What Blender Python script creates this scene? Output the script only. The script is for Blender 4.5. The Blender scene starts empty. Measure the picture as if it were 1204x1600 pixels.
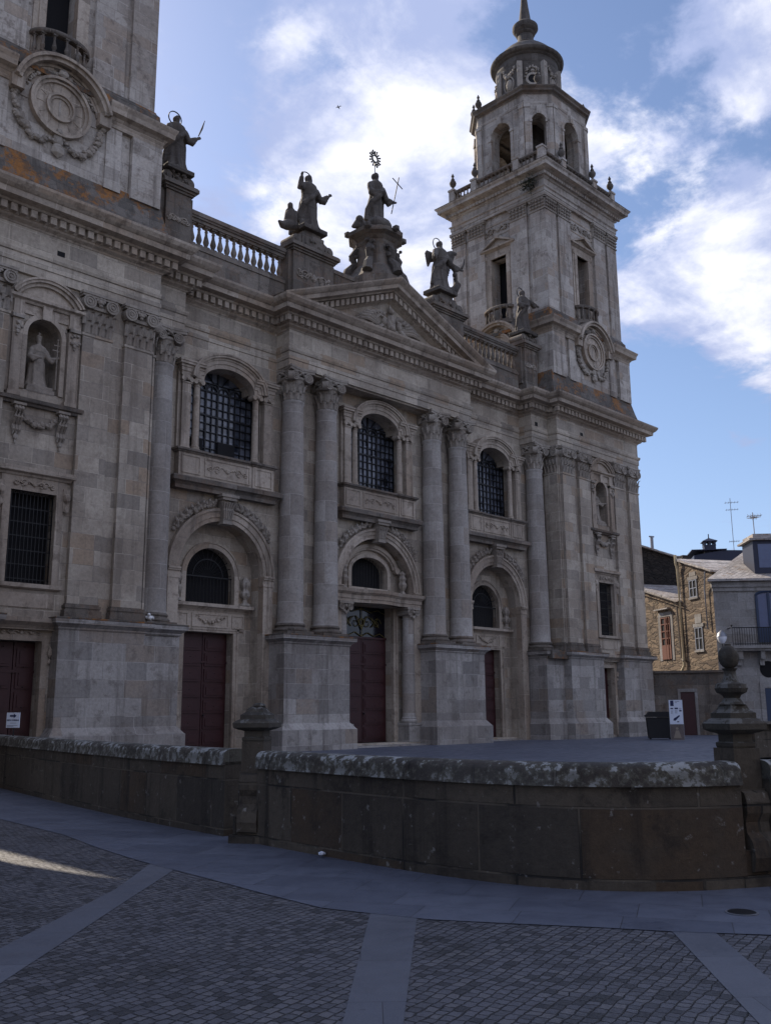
import bpy, bmesh, math, random
from mathutils import Vector, Matrix, Euler
from mathutils.geometry import tessellate_polygon
R = math.radians; PI = math.pi
sc = bpy.context.scene
COL = sc.collection
# ------------------------------------------------------------------ camera
F_PX = 1488.08; YAW, PITCH, ROLL = -0.78729, 0.20500, -0.00711
CAMP = Vector((-26.3138, -26.3938, 1.3578))
def cam_axes():
    cy, sy, cp, sp = math.cos(YAW), math.sin(YAW), math.cos(PITCH), math.sin(PITCH)
    f = Vector((-sy*cp, cy*cp, sp)); r = Vector((cy, sy, 0)); u = r.cross(f)
    cr, sr = math.cos(ROLL), math.sin(ROLL)
    return cr*r + sr*u, -sr*r + cr*u, f
cr_, cu_, cf_ = cam_axes()
cam = bpy.data.objects.new('camera', bpy.data.cameras.new('camera')); COL.objects.link(cam)
cam.matrix_world = Matrix(((cr_.x, cu_.x, -cf_.x, CAMP.x), (cr_.y, cu_.y, -cf_.y, CAMP.y), (cr_.z, cu_.z, -cf_.z, CAMP.z), (0, 0, 0, 1)))
cam.data.sensor_fit = 'VERTICAL'; cam.data.sensor_height = 36; cam.data.sensor_width = 27
cam.data.lens = F_PX/1600*36; cam.data.clip_start = .1; cam.data.clip_end = 6000
sc.camera = cam
# ------------------------------------------------------------------ sun, sky, exposure
SUN_ANG, SUN_EL = 88.0, 36.0
sdir = Vector((math.cos(R(SUN_ANG))*math.cos(R(SUN_EL)), math.sin(R(SUN_ANG))*math.cos(R(SUN_EL)), math.sin(R(SUN_EL))))
sl = bpy.data.lights.new('sun', 'SUN'); sl.energy = 4.2; sl.angle = R(0.5); sl.color = (1.0, .87, .70)
so = bpy.data.objects.new('sun', sl); COL.objects.link(so); so.location = (0, 60, 80)
so.rotation_euler = sdir.to_track_quat('Z', 'Y').to_euler()
sc.view_settings.view_transform = 'Standard'; sc.view_settings.look = 'None'
sc.view_settings.exposure = 0.5; sc.view_settings.gamma = 1
SKY_STRENGTH = 0.10
W = bpy.data.worlds.new('World'); sc.world = W; W.use_nodes = True
class NT:
    """small helper to write node trees"""
    def __init__(s, nt): s.t = nt; s.n = nt.nodes; s.l = nt.links; s.n.clear()
    def node(s, kind, **kw):
        n = s.n.new(kind)
        for k, v in kw.items(): setattr(n, k, v)
        return n
    def put(s, sock, v):
        if v is None: return
        if hasattr(v, 'is_output') or isinstance(v, bpy.types.NodeSocket): s.l.new(v, sock)
        elif isinstance(v, (tuple, list)) and len(v) == 3 and sock.type == 'RGBA': sock.default_value = (*v, 1)
        else: sock.default_value = v
    def math(s, op, a, b=None, c=None, clamp=False):
        n = s.node('ShaderNodeMath', operation=op, use_clamp=clamp)
        s.put(n.inputs[0], a); s.put(n.inputs[1], b); s.put(n.inputs[2], c); return n.outputs[0]
    def vmath(s, op, a, b=None, out=0):
        n = s.node('ShaderNodeVectorMath', operation=op); s.put(n.inputs[0], a)
        if op == 'SCALE': s.put(n.inputs[3], b)
        else: s.put(n.inputs[1], b)
        return n.outputs[out]
    def comb(s, x, y, z):
        n = s.node('ShaderNodeCombineXYZ'); s.put(n.inputs[0], x); s.put(n.inputs[1], y); s.put(n.inputs[2], z); return n.outputs[0]
    def sep(s, v):
        n = s.node('ShaderNodeSeparateXYZ'); s.put(n.inputs[0], v); return n.outputs
    def noise(s, v, scale, detail=4, rough=.55, dist=0):
        n = s.node('ShaderNodeTexNoise'); s.put(n.inputs['Vector'], v); n.inputs['Scale'].default_value = scale
        n.inputs['Detail'].default_value = detail; n.inputs['Roughness'].default_value = rough; n.inputs['Distortion'].default_value = dist
        return n.outputs['Fac']
    def ramp(s, f, a, b, lo=0., hi=1., smooth=True):
        n = s.node('ShaderNodeMapRange'); n.interpolation_type = 'SMOOTHSTEP' if smooth else 'LINEAR'
        s.put(n.inputs[0], f); n.inputs[1].default_value = a; n.inputs[2].default_value = b; n.inputs[3].default_value = lo; n.inputs[4].default_value = hi
        return n.outputs[0]
    def mix(s, f, a, b, mode='MIX'):
        n = s.node('ShaderNodeMix', data_type='RGBA', blend_type=mode)
        s.put(n.inputs[0], f); s.put(n.inputs[6], a); s.put(n.inputs[7], b); return n.outputs[2]
g = NT(W.node_tree)
sky = g.node('ShaderNodeTexSky', sky_type='NISHITA'); sky.sun_disc = False
sky.sun_elevation = R(SUN_EL); sky.sun_rotation = R(90-SUN_ANG); sky.air_density = 1.0; sky.dust_density = .6; sky.ozone_density = 2.0
dirv = g.node('ShaderNodeTexCoord').outputs['Generated']
dn = g.vmath('NORMALIZE', dirv)
sx, sy_, sz = g.sep(dn)
den = g.math('ADD', g.math('MAXIMUM', sz, 0.0), .22)
q = g.comb(g.math('DIVIDE', sx, den), g.math('DIVIDE', sy_, den), 0)
n1 = g.noise(q, 3.6, 10, .62, .25); n2 = g.noise(q, 9.5, 6, .62, .3)
n4 = g.noise(q, 24, 5, .6, .3)
cl = g.math('ADD', g.math('ADD', g.math('MULTIPLY', n1, .90), g.math('MULTIPLY', n2, .46)), g.math('MULTIPLY', n4, .14))
cl = g.math('SUBTRACT', cl, .210)
BLOBS = [((.595,.573,.564), 9, .26), ((.539,.586,.605), 6, .12), ((.654,.578,.488), 7, .30), ((.474,.708,.524), 4.5, .16), ((.41,.70,.585), 5, -.20), ((.50,.64,.585), 3.2, -.12), ((.60,.50,.625), 3, -.10), ((.566,.527,.635), 5, .08),
         ((.773,.322,.547), 7, .13), ((.788,.372,.491), 6, .10), ((.828,.408,.385), 4.6, .30), ((.865,.356,.354), 5, .32), ((.845,.36,.395), 4, .2), ((.763,.285,.58), 4, .12),
         ((.68,.423,.599), 6, -.22), ((.885,.41,.22), 9, -.26), ((.456,.636,.622), 4.5, -.14), ((.843,.443,.305), 4.0, -.25), ((.865, .30, .44), 4, -.14)]
for (bx, by, bz), rad, amp in BLOBS:
    d = g.vmath('DOT_PRODUCT', dn, (bx, by, bz), 1)
    cl = g.math('ADD', cl, g.ramp(d, math.cos(R(rad*1.5)), math.cos(R(rad*.25)), 0, amp*.55))
back = g.ramp(sy_, .25, -.35, 0, 1)           # the sky behind the camera: broad clouds lit from the front
cl = g.math('ADD', cl, g.math('MULTIPLY', back, .11))
mask = g.ramp(cl, .49, .67, 0, 1)
mask = g.math('MULTIPLY', mask, g.ramp(sz, .02, .15, .25, 1))
n3 = g.noise(g.vmath('ADD', q, (4.3, 1.7, 0)), 5.0, 7, .6, .3)
dense = g.ramp(g.math('ADD', g.math('MULTIPLY', cl, .55), g.math('MULTIPLY', n3, .95)), .74, 1.08, 0, 1)
glow = g.math('ADD', g.ramp(g.vmath('DOT_PRODUCT', dn, (.63, .60, .52), 1), .80, 1.0, .74, 1.0), g.math('MULTIPLY', back, .35))
ccol = g.mix(dense, (.33, .39, .60), (.78, .79, .87))
ccol = g.mix(1.0, ccol, g.comb(glow, glow, glow), 'MULTIPLY')
skyc = g.mix(1.0, sky.outputs[0], (SKY_STRENGTH*1.10, SKY_STRENGTH*1.06, SKY_STRENGTH*1.12), 'MULTIPLY')
haze_w = g.ramp(sz, .0, .42, .42, .0)
skyc = g.mix(haze_w, skyc, (.24, .36, .64))
fin = g.mix(mask, skyc, ccol)
bg = g.node('ShaderNodeBackground'); g.put(bg.inputs[0], fin); bg.inputs[1].default_value = 1.0
g.l.new(bg.outputs[0], g.node('ShaderNodeOutputWorld').inputs[0])
# ------------------------------------------------------------------ materials
def new_mat(name):
    m = bpy.data.materials.new(name); m.use_nodes = True; g = NT(m.node_tree)
    b = g.node('ShaderNodeBsdfPrincipled'); g.l.new(b.outputs[0], g.node('ShaderNodeOutputMaterial').inputs[0])
    return m, g, b
def face_uv(g):
    """planar coordinates in metres: (x or y, z) on walls, (x, y) on level faces"""
    geo = g.node('ShaderNodeNewGeometry'); p = geo.outputs['Position']; x, y, z = g.sep(p)
    nx, ny, nz = g.sep(geo.outputs['True Normal'])
    ax = g.math('GREATER_THAN', g.math('ABSOLUTE', nx), g.math('ADD', g.math('ABSOLUTE', ny), .05))
    up = g.math('GREATER_THAN', g.math('ABSOLUTE', nz), .75)
    u = g.math('ADD', g.math('MULTIPLY', x, g.math('SUBTRACT', 1, ax)), g.math('MULTIPLY', y, ax))
    u = g.math('ADD', g.math('MULTIPLY', u, g.math('SUBTRACT', 1, up)), g.math('MULTIPLY', x, up))
    v = g.math('ADD', g.math('MULTIPLY', z, g.math('SUBTRACT', 1, up)), g.math('MULTIPLY', y, up))
    return p, g.comb(u, v, 0), (x, y, z), nz
def stone(name, c1, c2, joint, bw=.92, bh=.46, mort=.007, warm=.5, grime=.45, lichen=0., orange=0., rough=.85, bump=.25, spot=0., shift=0.):
    m, g, b = new_mat(name)
    p, uv, (x, y, z), nz = face_uv(g)
    uv2 = g.vmath('ADD', uv, (shift, shift*.37, 0))
    br = g.node('ShaderNodeTexBrick'); g.put(br.inputs['Vector'], uv2); br.offset = .43; br.squash = .72; br.squash_frequency = 3
    br.inputs['Scale'].default_value = 1; br.inputs['Brick Width'].default_value = bw; br.inputs['Row Height'].default_value = bh
    br.inputs['Mortar Size'].default_value = mort; br.inputs['Mortar Smooth'].default_value = .35; br.inputs['Bias'].default_value = -.1
    g.put(br.inputs['Color1'], (0, 0, 0)); g.put(br.inputs['Color2'], (1, 1, 1)); g.put(br.inputs['Mortar'], (.5, .5, .5))
    per = g.sep(br.outputs['Color'])[0]; mo = br.outputs['Fac']
    big = g.noise(p, .35, 5, .6); mid = g.noise(p, 1.7, 5, .6); fine = g.noise(p, 11, 7, .7); grain = g.noise(p, 60, 3, .6)
    col = g.mix(per, c1, c2)
    # one block in eight is brown granite, a few are pale repairs, a few dark
    wm = g.math('MULTIPLY', g.math('MULTIPLY', g.ramp(per, .55, .57), g.ramp(per, .70, .68)), g.ramp(mid, .30, .55, .35, 1))
    col = g.mix(g.math('MULTIPLY', wm, min(1, warm*.95)), col, (c1[0]*.80, c1[1]*.60, c1[2]*.42))
    col = g.mix(g.math('MULTIPLY', g.ramp(per, .20, .17), .22), col, (c1[0]*1.15, c1[1]*1.18, c1[2]*1.24))
    col = g.mix(g.math('MULTIPLY', g.ramp(per, .88, .90), .34), col, (c2[0]*.62, c2[1]*.60, c2[2]*.60))
    col = g.mix(g.ramp(big, .40, .64, 0, .55), col, (c2[0]*.78, c2[1]*.70, c2[2]*.64))
    col = g.mix(.85, col, g.mix(fine, (.42, .42, .43), (1.55, 1.55, 1.53)), 'MULTIPLY')
    col = g.mix(.5, col, g.mix(grain, (.5, .5, .5), (1.45, 1.45, 1.45)), 'MULTIPLY')
    # rain streaks and soot
    st = g.noise(g.comb(g.math('MULTIPLY', x, 2.6), g.math('MULTIPLY', y, 2.6), g.math('MULTIPLY', z, .16)), 1.0, 6, .66)
    gr = g.math('MULTIPLY', g.ramp(st, .50, .70), grime*.9)
    col = g.mix(gr, col, (c2[0]*.36, c2[1]*.32, c2[2]*.29))
    pt = g.math('MULTIPLY', g.ramp(g.noise(p, 2.6, 7, .72), .52, .66), grime*.75)
    col = g.mix(pt, col, (c2[0]*.42, c2[1]*.37, c2[2]*.33))
    col = g.mix(g.math('MULTIPLY', mo, .85), col, g.mix(g.ramp(g.noise(p, .9, 4, .6), .44, .56), joint, (min(.6, c1[0]*1.25), min(.6, c1[1]*1.28), min(.6, c1[2]*1.3))))
    if orange:
        om = g.math('MULTIPLY', g.ramp(g.math('ADD', g.math('MULTIPLY', g.noise(p, 1.1, 3, .5), .55), g.math('MULTIPLY', g.noise(p, 6.5, 8, .72), .5)), .515, .60), orange)
        col = g.mix(om, col, g.mix(fine, (.16, .055, .010), (.36, .155, .03)))
        dm = g.math('MULTIPLY', g.ramp(g.noise(p, 2.2, 6, .7), .50, .62), orange*.7)
        col = g.mix(dm, col, (.05, .045, .038))
    if lichen:
        # white and grey lichen discs, thickest on faces that look up
        vo = g.noise(g.vmath('ADD', p, (3.1, 7.7, 1.3)), 11.0, 8, .66); v2 = g.noise(p, 1.8, 3, .5)
        lv = g.math('ADD', vo, g.math('MULTIPLY', v2, .45)); lm = g.ramp(lv, .765, .80)
        lg = g.math('MULTIPLY', g.ramp(lv, .66, .76), .35); col = g.mix(g.math('MULTIPLY', lg, lichen), col, (.16, .16, .125))
        geo2 = g.node('ShaderNodeNewGeometry'); n2 = g.sep(geo2.outputs['Normal'])[2]
        lm = g.math('MULTIPLY', lm, g.ramp(n2, .02, .35)); lm = g.math('MULTIPLY', lm, lichen)
        col = g.mix(lm, col, g.mix(fine, (.19, .20, .20), (.38, .39, .39)))
    if spot:
        sp = g.math('MULTIPLY', g.ramp(g.noise(p, 9, 5, .65), .62, .70), spot)
        col = g.mix(sp, col, (.34, .34, .33))
    g.put(b.inputs['Base Color'], col); b.inputs['Roughness'].default_value = rough
    h = g.math('ADD', g.math('MULTIPLY', mo, -1.0), g.math('ADD', g.math('MULTIPLY', fine, .45), g.math('MULTIPLY', per, .35)))
    bp = g.node('ShaderNodeBump'); bp.inputs['Strength'].default_value = min(1, bump*1.7); bp.inputs['Distance'].default_value = .04; g.put(bp.inputs['Height'], h)
    g.l.new(bp.outputs[0], b.inputs['Normal'])
    return m
def plain(name, c, rough=.6, metal=0., var=.25, scale=6., bump=0.):
    m, g, b = new_mat(name)
    p = g.node('ShaderNodeNewGeometry').outputs['Position']; n = g.noise(p, scale, 6, .6); n2 = g.noise(p, scale*.18, 3)
    col = g.mix(1., c, g.mix(g.math('ADD', g.math('MULTIPLY', n, .6), g.math('MULTIPLY', n2, .4)), (1-var,)*3, (1+var,)*3), 'MULTIPLY')
    g.put(b.inputs['Base Color'], col); b.inputs['Roughness'].default_value = rough; b.inputs['Metallic'].default_value = metal
    if bump:
        bp = g.node('ShaderNodeBump'); bp.inputs['Strength'].default_value = bump; bp.inputs['Distance'].default_value = .02; g.put(bp.inputs['Height'], n); g.l.new(bp.outputs[0], b.inputs['Normal'])
    return m
S1, S2, SJ = (.455, .398, .326), (.255, .226, .194), (.17, .152, .137)
M_WALL = stone('granite ashlar', S1, S2, SJ)
M_PED = stone('granite pedestal blocks', (.365, .342, .318), (.215, .203, .194), SJ, bw=1.05, bh=.52, warm=.4, grime=.65, shift=2.3)
M_SHAFT = stone('granite column drums', (.385, .358, .33), (.25, .23, .212), (.40, .375, .345), bw=2.4, bh=.78, warm=.25, grime=.35, shift=5.1)
M_TRIM = stone('granite mouldings', (.43, .368, .302), (.27, .23, .19), (.13, .112, .096), bw=1.5, bh=2.0, warm=.3, grime=.75, bump=.2)
M_CARVE = stone('carved granite', (.345, .308, .265), (.24, .213, .184), (.16, .142, .124), bw=1.9, bh=1.3, warm=.15, grime=.55, bump=.4)
M_DARK = stone('weathered roofline granite', (.19, .165, .14), (.10, .088, .077), (.07, .062, .056), bw=.9, bh=.5, warm=.2, grime=.8, bump=.4, spot=.25, orange=.12)
M_STAT = stone('weathered statue granite', (.115, .10, .087), (.07, .061, .054), (.035, .031, .028), bw=1.3, bh=.55, mort=.01, warm=.2, grime=.75, bump=.5, spot=.2)
M_LICH = stone('granite with orange lichen', (.15, .132, .115), (.075, .068, .06), (.05, .045, .042), bw=.8, bh=.3, warm=.2, grime=.6, orange=.95, bump=.4)
M_TOWER = stone('tower granite', (.46, .42, .375), (.30, .272, .245), (.20, .18, .162), bw=.9, bh=.42, warm=.4, grime=.85, shift=9.4)
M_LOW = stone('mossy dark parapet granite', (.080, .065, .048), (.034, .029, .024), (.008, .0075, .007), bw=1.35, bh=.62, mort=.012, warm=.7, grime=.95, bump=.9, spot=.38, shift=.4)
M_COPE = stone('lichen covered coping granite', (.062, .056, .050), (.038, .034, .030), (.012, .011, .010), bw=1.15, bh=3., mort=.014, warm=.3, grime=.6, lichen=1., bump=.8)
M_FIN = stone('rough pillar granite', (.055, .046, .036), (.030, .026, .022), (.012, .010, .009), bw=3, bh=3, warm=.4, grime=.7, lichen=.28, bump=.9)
M_IRON = plain('black iron', (.008, .008, .010), .5, .3)
M_VOID = plain('dark interior', (.004, .004, .006), .9)
M_DOOR = plain('dark red painted wood', (.036, .0058, .0075), .55, 0, .35, 9, .2)
M_GOLD = plain('gilded iron', (.11, .088, .025), .5, .4)
M_GILTGLASS = plain('dark door glazing', (.006, .006, .012), .12)
M_WHITE = plain('white printed panel', (.62, .68, .80), .5, 0, .05)
M_INK = plain('dark blue ink', (.010, .016, .075), .6, 0, .1)
def glass_mat():
    m, g, b = new_mat('old leaded window glass')
    p = g.node('ShaderNodeNewGeometry').outputs['Position']; x, y, z = g.sep(p)
    cell = g.node('ShaderNodeTexWhiteNoise', noise_dimensions='2D')
    g.put(cell.inputs['Vector'], g.comb(g.math('FLOOR', g.math('DIVIDE', x, .24)), g.math('FLOOR', g.math('DIVIDE', z, .30)), 0))
    col = g.mix(cell.outputs['Value'], (.014, .017, .026), (.135, .15, .19))
    g.put(b.inputs['Base Color'], col); b.inputs['Roughness'].default_value = .12; b.inputs['Specular IOR Level'].default_value = .6
    return m
M_GLASS = glass_mat()
def cobble_mat():
    m, g, b = new_mat('granite cobbles')
    p = g.node('ShaderNodeNewGeometry').outputs['Position']
    rot = g.node('ShaderNodeVectorRotate', rotation_type='Z_AXIS'); g.put(rot.inputs['Vector'], p); rot.inputs['Angle'].default_value = R(-14)
    wob = g.node('ShaderNodeTexNoise'); g.put(wob.inputs['Vector'], p); wob.inputs['Scale'].default_value = 1.3; wob.inputs['Detail'].default_value = 4
    w2 = g.node('ShaderNodeTexNoise'); g.put(w2.inputs['Vector'], p); w2.inputs['Scale'].default_value = 12; w2.inputs['Detail'].default_value = 3
    pv = g.vmath('ADD', rot.outputs[0], g.vmath('SCALE', g.vmath('SUBTRACT', wob.outputs['Color'], (.5, .5, .5)), .09))
    pv = g.vmath('ADD', pv, g.vmath('SCALE', g.vmath('SUBTRACT', w2.outputs['Color'], (.5, .5, .5)), .046))
    br = g.node('ShaderNodeTexBrick'); g.put(br.inputs['Vector'], pv); br.offset = .44; br.squash = .8; br.squash_frequency = 3
    br.inputs['Scale'].default_value = 1; br.inputs['Brick Width'].default_value = .092; br.inputs['Row Height'].default_value = .074
    br.inputs['Mortar Size'].default_value = .0068; br.inputs['Mortar Smooth'].default_value = .9; br.inputs['Bias'].default_value = 0
    g.put(br.inputs['Color1'], (0, 0, 0)); g.put(br.inputs['Color2'], (1, 1, 1)); g.put(br.inputs['Mortar'], (.4, .4, .4))
    per = g.sep(br.outputs['Color'])[0]; mo = br.outputs['Fac']; fine = g.noise(p, 40, 5, .65); big = g.noise(p, .5, 5, .6); mid = g.noise(p, 14, 3, .5)
    col = g.mix(per, (.066, .067, .079), (.122, .123, .142))
    col = g.mix(.7, col, g.mix(fine, (.4, .4, .4), (1.6, 1.6, 1.6)), 'MULTIPLY')
    col = g.mix(.8, col, g.mix(big, (.55, .55, .57), (1.4, 1.38, 1.34)), 'MULTIPLY')
    pat = g.noise(p, 1.5, 6, .7); col = g.mix(g.ramp(pat, .54, .68, 0, .55), col, (.024, .024, .026)); col = g.mix(g.ramp(pat, .44, .32, 0, .4), col, (.115, .115, .132))
    od = g.math('MULTIPLY', g.ramp(per, .86, .9), .6); col = g.mix(od, col, (.13, .125, .13)); col = g.mix(g.math('MULTIPLY', g.ramp(per, .14, .10), .6), col, (.022, .022, .025))
    jo = g.math('MULTIPLY', mo, g.ramp(mid, .3, .6, .45, 1.0)); col = g.mix(jo, col, (.014, .014, .017))
    moss = g.math('MULTIPLY', g.ramp(g.noise(p, 1.9, 5, .65), .57, .7), g.math('MULTIPLY', mo, .8))
    col = g.mix(moss, col, (.010, .015, .007))
    g.put(b.inputs['Base Color'], col); g.put(b.inputs['Roughness'], g.ramp(fine, .3, .7, .42, .7))
    h = g.math('ADD', g.math('MULTIPLY', g.math('SUBTRACT', 1, mo), g.math('ADD', .8, g.math('MULTIPLY', per, .6))), g.math('ADD', g.math('MULTIPLY', fine, .35), g.math('MULTIPLY', mid, .4)))
    bp = g.node('ShaderNodeBump'); bp.inputs['Strength'].default_value = 1.0; bp.inputs['Distance'].default_value = .03; g.put(bp.inputs['Height'], h)
    g.l.new(bp.outputs[0], b.inputs['Normal'])
    return m
def slab_mat(name, c1, c2, ang, bw, bh, mort=.004):
    m, g, b = new_mat(name)
    p = g.node('ShaderNodeNewGeometry').outputs['Position']
    rot = g.node('ShaderNodeVectorRotate', rotation_type='Z_AXIS'); g.put(rot.inputs['Vector'], p); rot.inputs['Angle'].default_value = R(ang)
    br = g.node('ShaderNodeTexBrick'); g.put(br.inputs['Vector'], rot.outputs[0]); br.offset = .5; br.squash = .8; br.squash_frequency = 3
    br.inputs['Scale'].default_value = 1; br.inputs['Brick Width'].default_value = bw; br.inputs['Row Height'].default_value = bh
    br.inputs['Mortar Size'].default_value = mort; br.inputs['Mortar Smooth'].default_value = .3
    g.put(br.inputs['Color1'], (0, 0, 0)); g.put(br.inputs['Color2'], (1, 1, 1)); g.put(br.inputs['Mortar'], (.4, .4, .4))
    per = g.sep(br.outputs['Color'])[0]; mo = br.outputs['Fac']; fine = g.noise(p, 70, 5, .65); big = g.noise(p, .8, 6, .65); mid = g.noise(p, 3.5, 5, .6)
    col = g.mix(per, c1, c2)
    col = g.mix(.5, col, g.mix(fine, (.55, .55, .55), (1.4, 1.4, 1.4)), 'MULTIPLY')
    col = g.mix(.75, col, g.mix(g.math('ADD', g.math('MULTIPLY', big, .6), g.math('MULTIPLY', mid, .4)), (.5, .5, .52), (1.45, 1.45, 1.4)), 'MULTIPLY')
    gum = g.ramp(g.noise(p, 11, 2, .4), .74, .77); col = g.mix(g.math('MULTIPLY', gum, .5), col, (.03, .03, .035))
    col = g.mix(g.math('MULTIPLY', mo, .85), col, (.022, .022, .026))
    g.put(b.inputs['Base Color'], col); g.put(b.inputs['Roughness'], g.ramp(mid, .3, .7, .45, .7))
    bp = g.node('ShaderNodeBump'); bp.inputs['Strength'].default_value = .35; bp.inputs['Distance'].default_value = .01
    g.put(bp.inputs['Height'], g.math('SUBTRACT', g.math('MULTIPLY', fine, .4), mo)); g.l.new(bp.outputs[0], b.inputs['Normal'])
    return m
M_COBBLE = cobble_mat()
M_SLAB = slab_mat('smooth granite paving', (.074, .084, .118), (.104, .116, .156), 62, 1.0, .55)
M_BAND = slab_mat('granite paving bands', (.092, .099, .124), (.114, .121, .148), 44, 1.3, .9, .003)
M_TERR = slab_mat('terrace granite paving', (.072, .082, .118), (.10, .112, .152), 0, 1.3, .8, .012)
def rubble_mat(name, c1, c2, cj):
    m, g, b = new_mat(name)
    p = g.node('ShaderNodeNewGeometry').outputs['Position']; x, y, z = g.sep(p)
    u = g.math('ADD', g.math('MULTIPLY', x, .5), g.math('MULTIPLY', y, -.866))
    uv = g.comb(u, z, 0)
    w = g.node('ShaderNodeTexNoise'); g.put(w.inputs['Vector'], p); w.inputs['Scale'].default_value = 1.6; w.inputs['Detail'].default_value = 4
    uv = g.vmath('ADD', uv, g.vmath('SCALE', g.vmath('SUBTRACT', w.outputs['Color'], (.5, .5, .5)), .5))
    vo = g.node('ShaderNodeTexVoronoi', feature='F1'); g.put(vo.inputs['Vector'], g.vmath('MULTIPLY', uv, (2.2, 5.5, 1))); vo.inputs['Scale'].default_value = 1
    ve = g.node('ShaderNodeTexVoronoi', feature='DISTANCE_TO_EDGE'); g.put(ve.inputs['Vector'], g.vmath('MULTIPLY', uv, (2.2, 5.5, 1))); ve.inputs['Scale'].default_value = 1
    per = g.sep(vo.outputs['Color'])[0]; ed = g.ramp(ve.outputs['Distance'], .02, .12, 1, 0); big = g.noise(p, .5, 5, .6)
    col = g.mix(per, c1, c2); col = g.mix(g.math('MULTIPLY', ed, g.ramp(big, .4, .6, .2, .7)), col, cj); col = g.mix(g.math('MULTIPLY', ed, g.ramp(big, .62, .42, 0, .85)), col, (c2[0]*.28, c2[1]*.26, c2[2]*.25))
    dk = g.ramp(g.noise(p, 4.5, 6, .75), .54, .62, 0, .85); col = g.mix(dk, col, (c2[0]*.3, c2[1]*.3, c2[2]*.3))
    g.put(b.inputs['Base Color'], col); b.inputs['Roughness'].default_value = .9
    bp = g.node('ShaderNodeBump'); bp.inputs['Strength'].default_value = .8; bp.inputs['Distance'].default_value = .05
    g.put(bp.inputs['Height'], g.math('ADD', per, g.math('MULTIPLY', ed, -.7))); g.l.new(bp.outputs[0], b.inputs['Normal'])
    return m
M_RUBBLE = rubble_mat('schist rubble wall', (.23, .168, .112), (.095, .066, .045), (.24, .182, .125))
M_SHADEWALL = rubble_mat('shade-toned rubble wall', (.040, .032, .027), (.022, .018, .016), (.014, .012, .011))  # dark copy of the rubble, shade of a house wall put into the colour
M_HOUSE = stone('house granite', (.30, .288, .28), (.215, .207, .20), (.12, .115, .11), bw=.85, bh=.42, warm=.2, grime=.5)
M_SLATE = stone('roof slates', (.46, .425, .40), (.28, .262, .255), (.08, .075, .075), bw=.34, bh=.20, mort=.012, warm=.4, grime=.25, bump=.7)
M_BLUE = plain('blue painted joinery', (.016, .034, .078), .5)
M_BLUEGLASS = plain('curtained window glass', (.09, .12, .22), .2)
M_RUST = plain('rust red painted shutter', (.13, .038, .018), .7)
M_PIPE = plain('cream painted drainpipe', (.52, .43, .27), .5)
M_ZINC = plain('grey zinc', (.22, .23, .26), .45, .5)
M_GUTTER = plain('dull lead gutter', (.16, .14, .12), .85)
M_PENT = plain('dark blue metal cladding', (.014, .018, .042), .5, .2)
M_LEAF = plain('dark weed leaves', (.020, .026, .012), .8)
M_BOX = plain('black plastic', (.006, .006, .008), .7)
M_LAMPG = plain('frosted lamp globe', (.75, .78, .85), .3)
M_BIRDW = plain('white feathers', (.75, .75, .75), .7)
M_BIRDD = plain('dark feathers', (.02, .02, .022), .8)
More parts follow.
